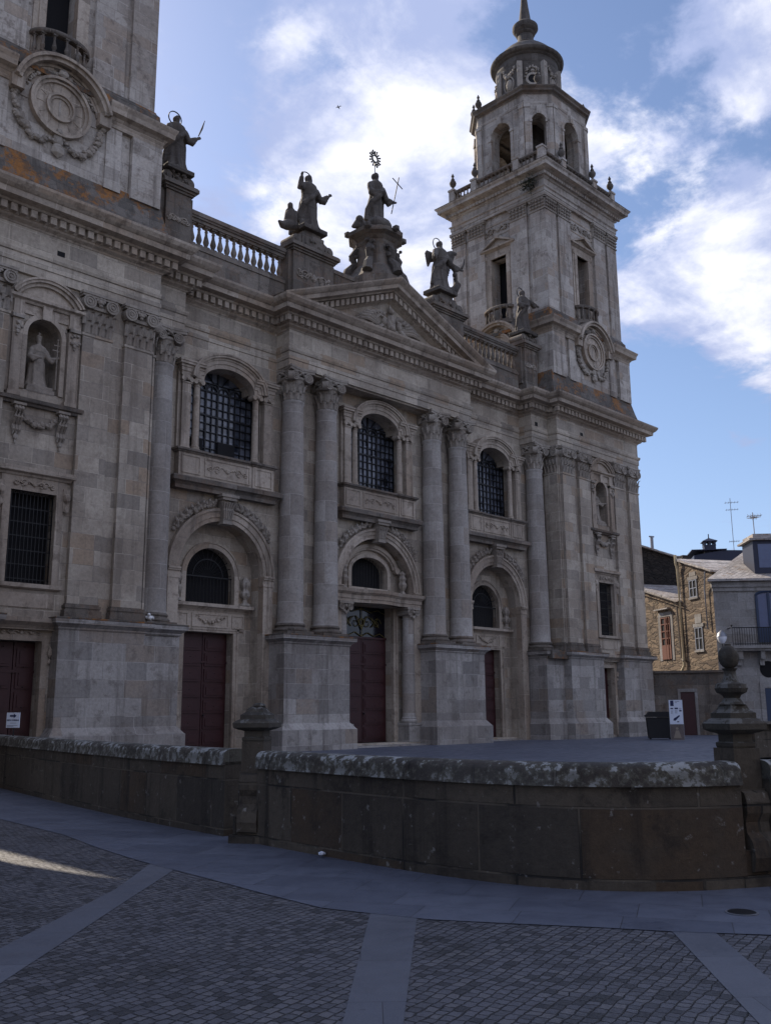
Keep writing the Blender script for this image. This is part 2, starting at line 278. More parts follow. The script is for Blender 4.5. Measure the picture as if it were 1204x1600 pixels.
# ------------------------------------------------------------------ object helpers
def tag(o, label=None, cat=None, group=None, kind=None):
    if label: o['label'] = label
    if cat: o['category'] = cat
    if group: o['group'] = group
    if kind: o['kind'] = kind
    return o
def empty(name, loc, label, cat, group=None, rz=0):
    o = bpy.data.objects.new(name, None); COL.objects.link(o); o.location = loc; o.rotation_euler.z = rz; o.empty_display_size = .3
    return tag(o, label, cat, group)
def children(o): return [c for c in bpy.data.objects if c.parent == o]
def copy_tree(o, parent=None, loc=None):
    c = o.copy(); COL.objects.link(c)
    if parent: c.parent = parent
    if loc is not None: c.location = loc
    for ch in children(o): copy_tree(ch, c)
    return c
class M:
    def __init__(s): s.b = bmesh.new()
    def face(s, pts):
        try: return s.b.faces.new([s.b.verts.new(p) for p in pts])
        except ValueError: return None
    def box(s, x0, x1, y0, y1, z0, z1):
        v = [s.b.verts.new(p) for p in ((x0,y0,z0),(x1,y0,z0),(x1,y1,z0),(x0,y1,z0),(x0,y0,z1),(x1,y0,z1),(x1,y1,z1),(x0,y1,z1))]
        for f in ((3,2,1,0),(4,5,6,7),(0,1,5,4),(1,2,6,5),(2,3,7,6),(3,0,4,7)): s.b.faces.new([v[i] for i in f])
        return s
    def obox(s, c, ax, ay, hx, hy, z0, z1):
        """box on plan centre c, unit axes ax, ay, half sizes hx, hy"""
        v = []
        for z in (z0, z1):
            for i, j in ((-1,-1),(1,-1),(1,1),(-1,1)):
                v.append(s.b.verts.new((c[0]+ax[0]*hx*i+ay[0]*hy*j, c[1]+ax[1]*hx*i+ay[1]*hy*j, z)))
        for f in ((3,2,1,0),(4,5,6,7),(0,1,5,4),(1,2,6,5),(2,3,7,6),(3,0,4,7)): s.b.faces.new([v[i] for i in f])
        return s
    def prism_y(s, poly, y0, y1):
        """outline in (x, z) extruded along y"""
        tri = tessellate_polygon([[Vector((x, z, 0)) for x, z in poly]])
        a = [s.b.verts.new((x, y0, z)) for x, z in poly]; b = [s.b.verts.new((x, y1, z)) for x, z in poly]; n = len(poly)
        for t in tri:
            try: s.b.faces.new([a[i] for i in t]); s.b.faces.new([b[i] for i in reversed(t)])
            except ValueError: pass
        for i in range(n):
            j = (i+1) % n; s.b.faces.new((a[i], b[i], b[j], a[j]))
        return s
    def prism_z(s, poly, z0, z1):
        tri = tessellate_polygon([[Vector((x, y, 0)) for x, y in poly]])
        a = [s.b.verts.new((x, y, z0)) for x, y in poly]; b = [s.b.verts.new((x, y, z1)) for x, y in poly]; n = len(poly)
        for t in tri:
            s.b.faces.new([a[i] for i in t]); s.b.faces.new([b[i] for i in reversed(t)])
        for i in range(n):
            j = (i+1) % n; s.b.faces.new((a[i], b[i], b[j], a[j]))
        return s
    def plate(s, outer, holes, y, depth, reveal_outer=None):
        """wall face in the plane Y=y with holes whose reveals run back by depth"""
        loops = [[Vector((x, z, 0)) for x, z in p] for p in [outer]+holes]
        vs = [s.b.verts.new((p.x, y, p.y)) for l in loops for p in l]
        for t in tessellate_polygon(loops):
            try: s.b.faces.new([vs[i] for i in t])
            except ValueError: pass
        for h in holes + (reveal_outer or []):
            closed = h in holes; n = len(h)
            a = [s.b.verts.new((x, y, z)) for x, z in h]; b = [s.b.verts.new((x, y+depth, z)) for x, z in h]
            for i in range(n if closed else n-1):
                j = (i+1) % n; s.b.faces.new((a[i], a[j], b[j], b[i]))
        return s
    def lathe(s, prof, c=(0,0,0), seg=20, rot=0., fn=None, cap=True):
        rings = []
        for r, z in prof:
            ring = []
            for i in range(seg):
                a = rot+2*PI*i/seg; rr = r*(fn(a, z) if fn else 1)
                ring.append(s.b.verts.new((c[0]+rr*math.cos(a), c[1]+rr*math.sin(a), c[2]+z)))
            rings.append(ring)
        for p, q2 in zip(rings, rings[1:]):
            for i in range(seg):
                j = (i+1) % seg; s.b.faces.new((p[i], p[j], q2[j], q2[i]))
        if cap:
            s.b.faces.new(list(reversed(rings[0]))); s.b.faces.new(rings[-1])
        return s
    def tube(s, pts, r, seg=6, caps=True):
        pts = [Vector(p) for p in pts]; rs = r if isinstance(r, (list, tuple)) else [r]*len(pts); rings = []
        for i, p in enumerate(pts):
            t = (pts[min(i+1, len(pts)-1)]-pts[max(i-1, 0)]).normalized()
            u = t.cross(Vector((0, 0, 1)));
            if u.length < 1e-3: u = t.cross(Vector((1, 0, 0)))
            u.normalize(); w = t.cross(u)
            rings.append([s.b.verts.new(p+(u*math.cos(2*PI*k/seg)+w*math.sin(2*PI*k/seg))*rs[i]) for k in range(seg)])
        for p, q2 in zip(rings, rings[1:]):
            for i in range(seg):
                j = (i+1) % seg; s.b.faces.new((p[i], p[j], q2[j], q2[i]))
        if caps: s.b.faces.new(list(reversed(rings[0]))); s.b.faces.new(rings[-1])
        return s
    def ball(s, c, r, sub=1, sq=(1,1,1)):
        m = Matrix.Translation(c) @ Matrix.Diagonal((r*sq[0], r*sq[1], r*sq[2], 1))
        bmesh.ops.create_icosphere(s.b, subdivisions=sub, radius=1, matrix=m); return s
    def disc_y(s, x, z, r, y0, y1, seg=18):
        """short drum whose axis is Y"""
        return s.prism_y([(x+r*math.cos(2*PI*i/seg), z+r*math.sin(2*PI*i/seg)) for i in range(seg)], y0, y1)
    def ring_y(s, x, z, r0, r1, y0, y1, a0=0., a1=360., n=28, rz0=None, rz1=None):
        """arch or ring in the X-Z plane with inner radius r0, outer radius r1, from y0 (front) to y1"""
        rz0 = rz0 or r0; rz1 = rz1 or r1; full = abs(a1-a0) >= 359.9; m = n if full else n+1; L = []
        for i in range(m):
            a = R(a0+(a1-a0)*i/n); ca, sa = math.cos(a), math.sin(a)
            L.append([s.b.verts.new(p) for p in ((x+r0*ca, y0, z+rz0*sa), (x+r1*ca, y0, z+rz1*sa), (x+r1*ca, y1, z+rz1*sa), (x+r0*ca, y1, z+rz0*sa))])
        for i in range(m if full else m-1):
            A, B = L[i], L[(i+1) % m]
            for k in range(4): s.b.faces.new((A[k], A[(k+1) % 4], B[(k+1) % 4], B[k]))
        if not full: s.b.faces.new(L[0]); s.b.faces.new(list(reversed(L[-1])))
        return s
    def sweep(s, path, prof, closed=False, cap=True):
        """moulding: profile (out, z) carried along the plan path; out is to the right of the walking direction"""
        P = [Vector(p) for p in path]; n = len(P); rows = []
        for i in range(n):
            if closed: d0, d1 = (P[i]-P[i-1]).normalized(), (P[(i+1) % n]-P[i]).normalized()
            else:
                d0 = (P[i]-P[i-1]).normalized() if i else (P[1]-P[0]).normalized()
                d1 = (P[i+1]-P[i]).normalized() if i < n-1 else d0
            n0, n1 = Vector((d0.y, -d0.x)), Vector((d1.y, -d1.x)); mdir = (n0+n1)
            mdir = mdir/max(.3, mdir.dot(n0)) if mdir.length > 1e-4 else n0
            rows.append([s.b.verts.new((P[i].x+mdir.x*o, P[i].y+mdir.y*o, z)) for o, z in prof])
        for i in range(n if closed else n-1):
            A, B = rows[i], rows[(i+1) % n]
            for k in range(len(prof)-1): s.b.faces.new((A[k], B[k], B[k+1], A[k+1]))
        if cap and not closed:
            for r, fl in ((rows[0], 0), (rows[-1], 1)):
                try: s.b.faces.new(r if not fl else list(reversed(r)))
                except ValueError: pass
        return s
    def dentils(s, path, o0, o1, z0, z1, pitch=.30, w=.185, closed=False):
        P = [Vector(p) for p in path]; n = len(P)
        for i in range(n if closed else n-1):
            a, b = P[i], P[(i+1) % n]; d = b-a; L = d.length; d.normalize(); nn = Vector((d.y, -d.x))
            lo, hi = -o1, L+o1    # outer corners stick out by the projection, inner ones fall short
            prev = (a-P[i-1]).normalized() if (i or closed) else None; nxt = (P[(i+2) % n]-b).normalized() if (i < n-2 or closed) else None
            lo = .0 if prev is None else (-(o1) if prev.cross(d) > 0 else o1) if abs(prev.cross(d)) > .2 else 0
            hi = L if nxt is None else (L+o1 if d.cross(nxt) > 0 else L-o1) if abs(d.cross(nxt)) > .2 else L
            k = max(1, round((hi-lo-w)/pitch)); st = (hi-lo-w)/k if k else 0
            for j in range(1 if lo < 0 else 0, k+1):
                c = a+d*(lo+w/2+st*j)+nn*(o0+o1)/2
                s.obox(c, d, nn, w/2, (o1-o0)/2, z0, z1)
        return s
    def garland(s, pts, r, n, rnd, dy=0):
        """rope of carved leaves and fruit along a polyline"""
        pts = [Vector(p) for p in pts]; seg = [(b-a).length for a, b in zip(pts, pts[1:])]; T = sum(seg)
        for i in range(n):
            t = T*i/(n-1); k = 0
            while k < len(seg)-1 and t > seg[k]: t -= seg[k]; k += 1
            p = pts[k].lerp(pts[k+1], min(1, t/seg[k])); w = .75+.5*math.sin(PI*i/(n-1))
            for q in range(2):
                s.ball(p+Vector((rnd.uniform(-.5,.5)*r, rnd.uniform(-.4,.1)*r, rnd.uniform(-.5,.5)*r)), r*w*rnd.uniform(.5,.85), 1, (rnd.uniform(.7,1.3), .8, rnd.uniform(.7,1.3)))
        return s
    def scroll(s, x0, x1, z, y, h, rnd, r=.022):
        """foliate relief: mirrored spirals round a middle shell"""
        xm = (x0+x1)/2; hw = (x1-x0)/2
        for sd in (-1, 1):
            p = [(xm+sd*hw*(.12+.42*t/12), y, z+h*.25*math.sin(t/12*PI*1.2)) for t in range(13)]; s.tube(p, r, 5)
            for cx_, rr, st in ((.52, .42, 1), (.86, .30, -1)):
                p = [(xm+sd*(hw*cx_+h*rr*(1-t/16)*math.cos(t*.62)), y, z+st*h*rr*(1-t/16)*math.sin(t*.62)) for t in range(15)]; s.tube(p, r*.9, 5)
            for k in range(5): s.ball((xm+sd*hw*rnd.uniform(.2,.95), y, z+h*rnd.uniform(-.35,.35)), h*rnd.uniform(.07,.14), 1, (1.5, .6, 1))
        s.ball((xm, y, z), h*.3, 1, (1, .5, 1.1)); return s
    def xf(s, m): bmesh.ops.transform(s.b, matrix=m, verts=s.b.verts); return s
    def obj(s, name, mat, parent=None, label=None, smooth=False, loc=None, bevel=0):
        bmesh.ops.recalc_face_normals(s.b, faces=s.b.faces)
        me = bpy.data.meshes.new(name); s.b.to_mesh(me); s.b.free()
        if smooth:
            me.polygons.foreach_set('use_smooth', [True]*len(me.polygons)); me.set_sharp_from_angle(angle=R(38))
        me.materials.append(mat); o = bpy.data.objects.new(name, me); COL.objects.link(o)
        if parent: o.parent = parent
        if loc is not None: o.location = loc
        if label: o['label'] = label
        return o
def arc(x, z, rx, rz, a0, a1, n=20): return [(x+rx*math.cos(R(a0+(a1-a0)*i/n)), z+rz*math.sin(R(a0+(a1-a0)*i/n))) for i in range(n+1)]
RND = random.Random(7)
# ------------------------------------------------------------------ ground
GZ = -0.242
def flat(name, pts, z, mat, kind='structure'):
    m = M(); tri = tessellate_polygon([[Vector((x, y, 0)) for x, y in pts]]); v = [m.b.verts.new((x, y, z)) for x, y in pts]
    for t in tri: m.b.faces.new([v[i] for i in t])
    o = m.obj(name, mat); o['kind'] = kind
    for p in o.data.polygons:
        if p.normal.z < 0: p.flip()
    return o
flat('plaza_cobbles', [(-1500, -1500), (1500, -1500), (1500, 1500), (-1500, 1500)], GZ, M_COBBLE)
FIELD = [(-19.7, -11.4), (-19.95, -13.98), (-20.25, -15.4), (-20.46, -16.69), (-20.6, -18.2), (-20.72, -19.3), (-20.78, -20.1), (-20.64, -20.6), (-20.5, -21.05), (-20.18, -21.61), (-19.85, -22.15), (-19.6, -22.62), (-19.22, -23.18), (-18.0, -24.8), (-15.5, -27.5)]
flat('pavement', FIELD+[(-8, -27.5), (-8, -20), (-12, 2), (-19.2, 2), (-19.4, -8)], GZ+.006, M_SLAB)
def band(name, L, Rr):
    flat(name, L+list(reversed(Rr)), GZ+.004, M_BAND)
band('paving_band', [(-20.44, -16.95), (-21.51, -18.07), (-23.21, -19.51), (-29.0, -24.4)], [(-20.5, -17.5), (-21.7, -18.61), (-23.58, -20.37), (-29.4, -25.4)])
band('paving_band', [(-20.6, -20.5), (-22.66, -22.41), (-29.5, -28.6)], [(-20.5, -20.92), (-22.44, -22.64), (-29.2, -29.0)])
band('paving_band', [(-19.55, -22.58), (-21.18, -23.97), (-27, -29)], [(-19.4, -22.85), (-20.36, -23.68), (-26.3, -29)])
# ------------------------------------------------------------------ terrace and its parapet
W1 = [(-15.6, 1.5), (-16.2, -2.0), (-16.54, -4.12), (-17.1, -7.2), (-17.65, -10.4), (-18.1, -13.4), (-18.33, -15.75)]
W2 = [(-18.47, -16.62), (-18.54, -17.4), (-18.63, -18.6), (-18.66, -19.6), (-18.60, -20.4), (-18.44, -21.0), (-18.16, -21.45), (-17.8, -21.78), (-17.42, -22.0)]
W3 = [(-17.08, -22.16), (-16.4, -22.6), (-14.5, -23.6), (-11.5, -24.6), (-8, -25)]
flat('terrace_floor', [(x+.12, y+.05) for x, y in W1+W2+W3]+[(-2, -16), (0, -14.4), (.5, -14.6), (8, -16), (60, -16), (60, 4), (-12, 4)], 0.0, M_TERR)
def smooth_path(P, n=4):
    out = []
    for i in range(len(P)-1):
        p0, p1, p2, p3 = [Vector(P[max(0, min(len(P)-1, k))]) for k in (i-1, i, i+1, i+2)]
        for k in range(n):
            t = k/n; out.append(tuple(.5*((2*p1)+(p2-p0)*t+(2*p0-5*p1+4*p2-p3)*t*t+(3*p1-p0-3*p2+p3)*t*t*t)))
    return out+[tuple(P[-1])]
def parapet(path, label, capends=True):
    P = list(reversed(smooth_path(path, 4)))     # reversed so that 'out' faces the plaza
    P = [(x, y) for x, y in P]
    m = M(); zb = GZ-.05
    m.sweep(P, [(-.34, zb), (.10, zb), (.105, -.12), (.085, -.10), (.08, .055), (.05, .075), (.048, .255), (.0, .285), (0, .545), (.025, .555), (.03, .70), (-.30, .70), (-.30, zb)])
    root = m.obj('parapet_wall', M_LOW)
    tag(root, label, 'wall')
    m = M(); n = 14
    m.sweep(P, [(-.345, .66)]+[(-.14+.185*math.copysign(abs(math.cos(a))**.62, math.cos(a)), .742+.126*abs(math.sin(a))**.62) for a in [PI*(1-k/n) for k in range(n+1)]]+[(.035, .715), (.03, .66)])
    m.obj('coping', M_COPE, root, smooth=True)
    return root
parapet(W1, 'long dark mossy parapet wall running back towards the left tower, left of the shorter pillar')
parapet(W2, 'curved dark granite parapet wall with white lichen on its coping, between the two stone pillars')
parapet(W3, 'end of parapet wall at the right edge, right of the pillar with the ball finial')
m = M(); m.sweep([(8, -15.6), (0.1, -14.45), (0.0, -14.3), (.2, -14.0), (9, -13.2)], [(-.2, 0), (0, 0), (.0, .7), (.06, .72), (.04, .93), (-.15, .95), (-.2, .9)])
far = m.obj('parapet_wall', M_LOW); tag(far, 'far piece of dark parapet seen behind the ball-finial pillar, at right edge', 'wall')
def pillar(loc, ang, ball, label):
    root = empty('stone_pillar', (loc[0], loc[1], GZ), label, 'pillar', 'pillars dividing the parapet', R(ang))
    m = M()                                     # +X of the pillar faces the plaza
    m.box(-.22, .30, -.24, .24, -.05, .10); m.box(-.2, .26, -.2, .2, .09, .32)
    m.box(-.17, .19, -.165, .165, .31, .85)
    prof = [(.19, .10), (.30, .14), (.335, .26), (.30, .40), (.235, .47), (.225, .56), (.26, .64), (.265, .74), (.235, .82), (.19, .84)]
    bp = [(x, z) for x, z in prof]
    mm = M(); mm.prism_y(bp, -.13, .13); mm.b.verts.ensure_lookup_table()
    me = bpy.data.meshes.new('t'); mm.b.to_mesh(me); mm.b.free(); m.b.from_mesh(me)
    m.box(-.15, .155, -.145, .145, .84, 1.22)
    m.obj('shaft', M_LOW, root, bevel=1)
    m = M(); r2 = 1.414*(.78 if ball else .90)
    m.lathe([(.145*r2, 1.20), (.165*r2, 1.24), (.165*r2, 1.27), (.14*r2, 1.28), (.14*r2, 1.35), (.20*r2, 1.37)], (0, 0, 0), 4, PI/4)
    m.lathe([(.20*r2, 1.365), (.265*r2, 1.395), (.27*r2, 1.45), (.245*r2, 1.475), (.19*r2, 1.50), (.19*r2, 1.55), (.135*r2, 1.585), (.12*r2, 1.62), (.075*r2, 1.655)], (0, 0, 0), 4, PI/4)
    m.obj('cap', M_FIN, root)
    if ball:
        m = M(); m.lathe([(.13, 1.63), (.10, 1.655), (.075, 1.69), (.09, 1.72), (.135, 1.745), (.15, 1.785), (.135, 1.825), (.085, 1.845), (.06, 1.90), (.055, 1.95), (.075, 1.975)], (0, 0, 0), 22, fn=lambda a, z: 1+.05*math.cos(8*a)*(1 if 1.73 < z < 1.83 else 0))
        m.lathe([(.045, 1.965)]+[(.100*math.cos(t), 2.085+.118*math.sin(t)) for t in [-1.25+k*.25 for k in range(11)]]+[(.03, 2.212)], (0, 0, 0), 24)
        m.obj('ball_finial', M_FIN, root, smooth=True)
    else:
        m = M(); m.ball((.0, .02, 1.665), .085, 2, (1.1, 1.0, .45)); m.obj('broken_stub', M_FIN, root)
    return root
pillar((-18.60, -16.36), 212, False, 'shorter dark stone pillar with pyramid cap and no finial, left of the curved parapet')
pillar((-17.25, -22.10), 243, True, 'tall dark stone pillar topped by a ball finial, at the right end of the curved parapet')
# ------------------------------------------------------------------ cathedral
CAT = empty('cathedral', (0, 0, 0), 'grey granite baroque cathedral front with pediment, paired columns and two bell towers', 'cathedral')
YW, YC, YT, YP = .35, -.40, -.95, -1.0
ENT = [(-18.5, 5.9), (-18.5, YT), (-11.02, YT), (-11.02, YC), (-9.72, YC), (-9.72, YW), (-5.2, YW), (-5.2, YC), (5.2, YC), (5.2, YW), (9.72, YW), (9.72, YC), (11.02, YC), (11.02, YT), (18.5, YT), (18.5, 5.9)]
m = M()
m.sweep(ENT, [(-.5, 13.85), (0, 13.85), (0, 14.12), (.03, 14.13), (.03, 14.40), (.07, 14.42), (.10, 14.50), (.10, 14.56), (0, 14.57), (0, 15.28), (-.5, 15.28)])
ent = m.obj('entablature', M_WALL, CAT)
m = M()
m.sweep(ENT, [(-.5, 15.27), (.02, 15.27), (.05, 15.32), (.16, 15.38), (.19, 15.43), (.22, 15.44), (.22, 15.68), (.36, 15.70), (.40, 15.76), (.64, 15.80), (.66, 15.97), (.70, 15.99), (.78, 16.06), (.85, 16.17), (.86, 16.25), (-.5, 16.34)])
m.dentils(ENT, .21, .37, 15.455, 15.675)
m.obj('cornice', M_TRIM, ent)
# solid core of the building behind the facade planes
m = M()
m.box(-10.9, 10.9, 1.8, 6, 0, 16.2); m.box(-9.6, 9.6, 6, 46, 0, 17.0)
m.prism_y([(-9.8, 17.0), (9.8, 17.0), (0, 20.2)], 8, 46)
m.box(-18.2, -11.2, 2.2, 5.8, 0, 16.2); m.box(11.2, 18.2, 2.2, 5.8, 0, 16.2)
m.obj('nave_body', M_WALL, CAT)
# --- columns
def leaf_ring(mm, r, z0, h, n, rot, lean):
    for i in range(n):
        a = rot+2*PI*i/n; ca, sa = math.cos(a), math.sin(a); w = r*PI/n*.92; pr = []
        for t in range(5):
            f = t/4; rr = r+lean*(f**2.2)+(0 if t < 4 else lean*.35); zz = z0+h*(f if t < 4 else .90); ww = w*(1-.25*f-(.3 if t == 4 else 0))
            pr.append([mm.b.verts.new((rr*ca-sa*ww*s_, rr*sa+ca*ww*s_, zz)) for s_ in (-1, -.45, 0, .45, 1)])
            for k, v in enumerate(pr[-1]):
                bump = (.02 if k in (1, 3) else .045 if k == 2 else 0); v.co.x += ca*bump; v.co.y += sa*bump
        for A, B in zip(pr, pr[1:]):
            for k in range(4): mm.b.faces.new((A[k], A[k+1], B[k+1], B[k]))
def volute_y(mm, x, z, r, y0, y1):
    mm.disc_y(x, z, r, y0, y1, 20); mm.ring_y(x, z, r*.80, r*1.0, y0-.025, y0, n=20); mm.ring_y(x, z, r*.42, r*.58, y0-.025, y0, n=16); mm.disc_y(x, z, r*.2, y0-.035, y0, 10)
def column():
    m = M(); k = 12
    prof = [(.50, 4.38), (.485, 4.41), (.47, 4.46)]+[(.465-.075*(t/k)**1.7, 4.46+(12.44-4.46)*t/k) for t in range(1, k+1)]+[(.41, 12.50), (.43, 12.53), (.43, 12.58), (.40, 12.61)]
    m.lathe(prof, seg=32); c = m.obj('column', M_SHAFT, CAT, smooth=True)
    m = M(); m.box(-.60, .60, -.60, .60, 3.95, 4.09)
    m.lathe([(.56, 4.085), (.60, 4.12), (.60, 4.17), (.56, 4.21), (.52, 4.22), (.51, 4.26), (.535, 4.28), (.55, 4.31), (.535, 4.35), (.505, 4.375), (.48, 4.39)], seg=32); m.obj('column_base', M_DARK, c, smooth=True)
    m = M(); m.lathe([(.385, 12.60), (.385, 13.0), (.40, 13.2), (.44, 13.36), (.47, 13.42)], seg=24)
    leaf_ring(m, .39, 12.62, .34, 10, 0, .085); leaf_ring(m, .39, 12.86, .42, 10, PI/10, .10)
    m.lathe([(.46, 13.38), (.49, 13.42), (.49, 13.47), (.44, 13.52)], seg=24)
    for a in (45, 135, 225, 315):
        mm = M(); volute_y(mm, 0, 13.50, .185, -.09, .09); mm.xf(Matrix.Rotation(R(a), 4, 'Z') @ Matrix.Translation((.565, 0, 0)))
        me = bpy.data.meshes.new('t'); mm.b.to_mesh(me); mm.b.free(); m.b.from_mesh(me)
        mm = M(); volute_y(mm, -.30, 13.50, .17, -.50, -.40); volute_y(mm, .30, 13.50, .17, -.50, -.40); mm.xf(Matrix.Rotation(R(a-45), 4, 'Z'))
        me = bpy.data.meshes.new('t'); mm.b.to_mesh(me); mm.b.free(); m.b.from_mesh(me)
        ca, sa = math.cos(R(a-45)), math.sin(R(a-45))
        for dx, dz, r in ((0, 0, .10), (-.09, .05, .06), (.09, .05, .06), (0, .10, .06), (-.10, -.07, .05), (.10, -.07, .05)): m.ball((ca*.51-sa*dx, sa*.51+ca*dx, 13.62+dz), r, 1, (1, 1, .9))
    ab = []
    for i in range(4):
        a0 = PI/4+i*PI/2
        for t in range(-5, 6):
            u = t/5; base = Vector((.47+.13*u*u, .56*u)); ang = i*PI/2
            ab.append((base.x*math.cos(ang)-base.y*math.sin(ang), base.x*math.sin(ang)+base.y*math.cos(ang)))
    m.prism_z(ab, 13.68, 13.77); m.prism_z([(x*1.05, y*1.05) for x, y in ab], 13.765, 13.85)
    m.obj('capital', M_CARVE, c)
    return c
col0 = column(); col0.location = (-10.31, 0, 0)
for x in (-4.66, -3.0, 3.0, 4.66, 10.31): copy_tree(col0, CAT, (x, 0, 0))
def pilaster(hw):
    m = M(); m.box(-hw, hw, 0, .17, 4.38, 12.46); m.box(-hw-.03, hw+.03, -.03, .17, 12.46, 12.54)
    p = m.obj('pilaster', M_WALL, CAT)
    m = M()
    for o_, a, b in ((.10, 3.95, 4.09), (.09, 4.09, 4.20), (.05, 4.20, 4.26), (.07, 4.26, 4.34), (.03, 4.34, 4.385)): m.box(-hw-o_, hw+o_, -o_, .17, a, b)
    m.obj('pilaster_base', M_DARK, p)
    m = M(); m.box(-hw+.02, hw-.02, .02, .17, 12.54, 13.60)
    for z0, h, n, off, base in ((12.55, .42, 4, .5, -.02), (12.82, .46, 5, 0, .0)):
        for i in range(n):
            x = -hw+(i+off)*2*hw/(n if off else n-1); w = hw/n*.80; rows = []
            for t in range(6):
                f = t/5; y = base-.10*f**2.0-(.06 if t == 5 else 0); z = z0+h*(f if t < 5 else .86); ww = w*(1-.25*f-(.35 if t == 5 else 0))
                rows.append([m.b.verts.new((max(-hw-.05, min(hw+.05, x+ww*q)), y-(.035 if q == 0 else .0 if abs(q) == 1 else .012), z)) for q in (-1, -.5, 0, .5, 1)])
            for A, B in zip(rows, rows[1:]):
                for k in range(4): m.b.faces.new((A[k], A[k+1], B[k+1], B[k]))
    m.box(-hw-.04, hw+.04, -.06, .17, 13.34, 13.44)
    for s_ in (-1, 1): volute_y(m, s_*(hw-.10), 13.52, .21, -.13, .15)
    for dx, dz, r in ((0, 0, .12), (-.11, .04, .07), (.11, .04, .07), (0, .12, .07), (0, -.10, .07)): m.ball((dx, -.09, 13.60+dz), r, 1, (1, .8, .9))
    m.box(-hw-.10, hw+.10, -.10, .17, 13.70, 13.77); m.box(-hw-.13, hw+.13, -.13, .17, 13.765, 13.85)
    m.obj('pilaster_capital', M_CARVE, p)
    return p
pil0 = pilaster(.48); first = True
for tx in (-14.75, 14.75):
    for dx in (-3.01, -1.60, 1.60, 3.01):
        o = pil0 if first else copy_tree(pil0, CAT); first = False; o.location = (tx+dx, YP, 0)
# return pilasters on the inner and outer flanks of the tower bases
for x, a in ((11.05, -90), (18.45, 90), (-11.05, 90), (-18.45, -90)):
    o = copy_tree(pil0, CAT); o.location = (x, -.44, 0); o.rotation_euler.z = R(a); o.scale.x = .8
# --- pedestals
PROF_PED = [(-.3, -.02), (.20, -.02), (.20, .70), (.17, .72), (.03, .90), (0, .93), (0, 3.62), (.04, 3.66), (.04, 3.70), (.12, 3.76), (.19, 3.80), (.20, 3.92), (-.3, 3.98)]
def pedestal(path, name='pedestal'):
    m = M(); m.sweep(path, PROF_PED); o = m.obj(name, M_PED, CAT)
    xs = [p[0] for p in path]; ys = [p[1] for p in path]
    m = M(); m.sweep(path, [(-.3, 3.955), (.19, 3.915), (.205, 3.935), (.205, 3.965), (.1, 3.985), (-.3, 3.99)]); m.box(min(xs)+.05, max(xs)-.05, min(ys)+.1, 1.2, 3.6, 3.975); m.obj('lichened_ledge', M_LICH, o)
    return o
for s_ in (-1, 1):
    a, b = sorted((s_*2.35, s_*5.41)); pedestal([(a, 1.3), (a, -.62), (b, -.62), (b, 1.3)])
    t = 14.75*s_
    if s_ > 0:
        pedestal([(9.75, 1.3), (9.75, -.70), (11.12, -.70), (11.12, -1.10), (13.86, -1.10), (13.86, -.55)]); pedestal([(15.64, -.55), (15.64, -1.10), (18.40, -1.10), (18.40, 5.9)])
    else:
        pedestal([(-13.86, -.55), (-13.86, -1.10), (-11.12, -1.10), (-11.12, -.98), (-9.85, -.98), (-9.85, 1.3)]); pedestal([(-18.40, 5.9), (-18.40, -1.10), (-15.64, -1.10), (-15.64, -.55)])
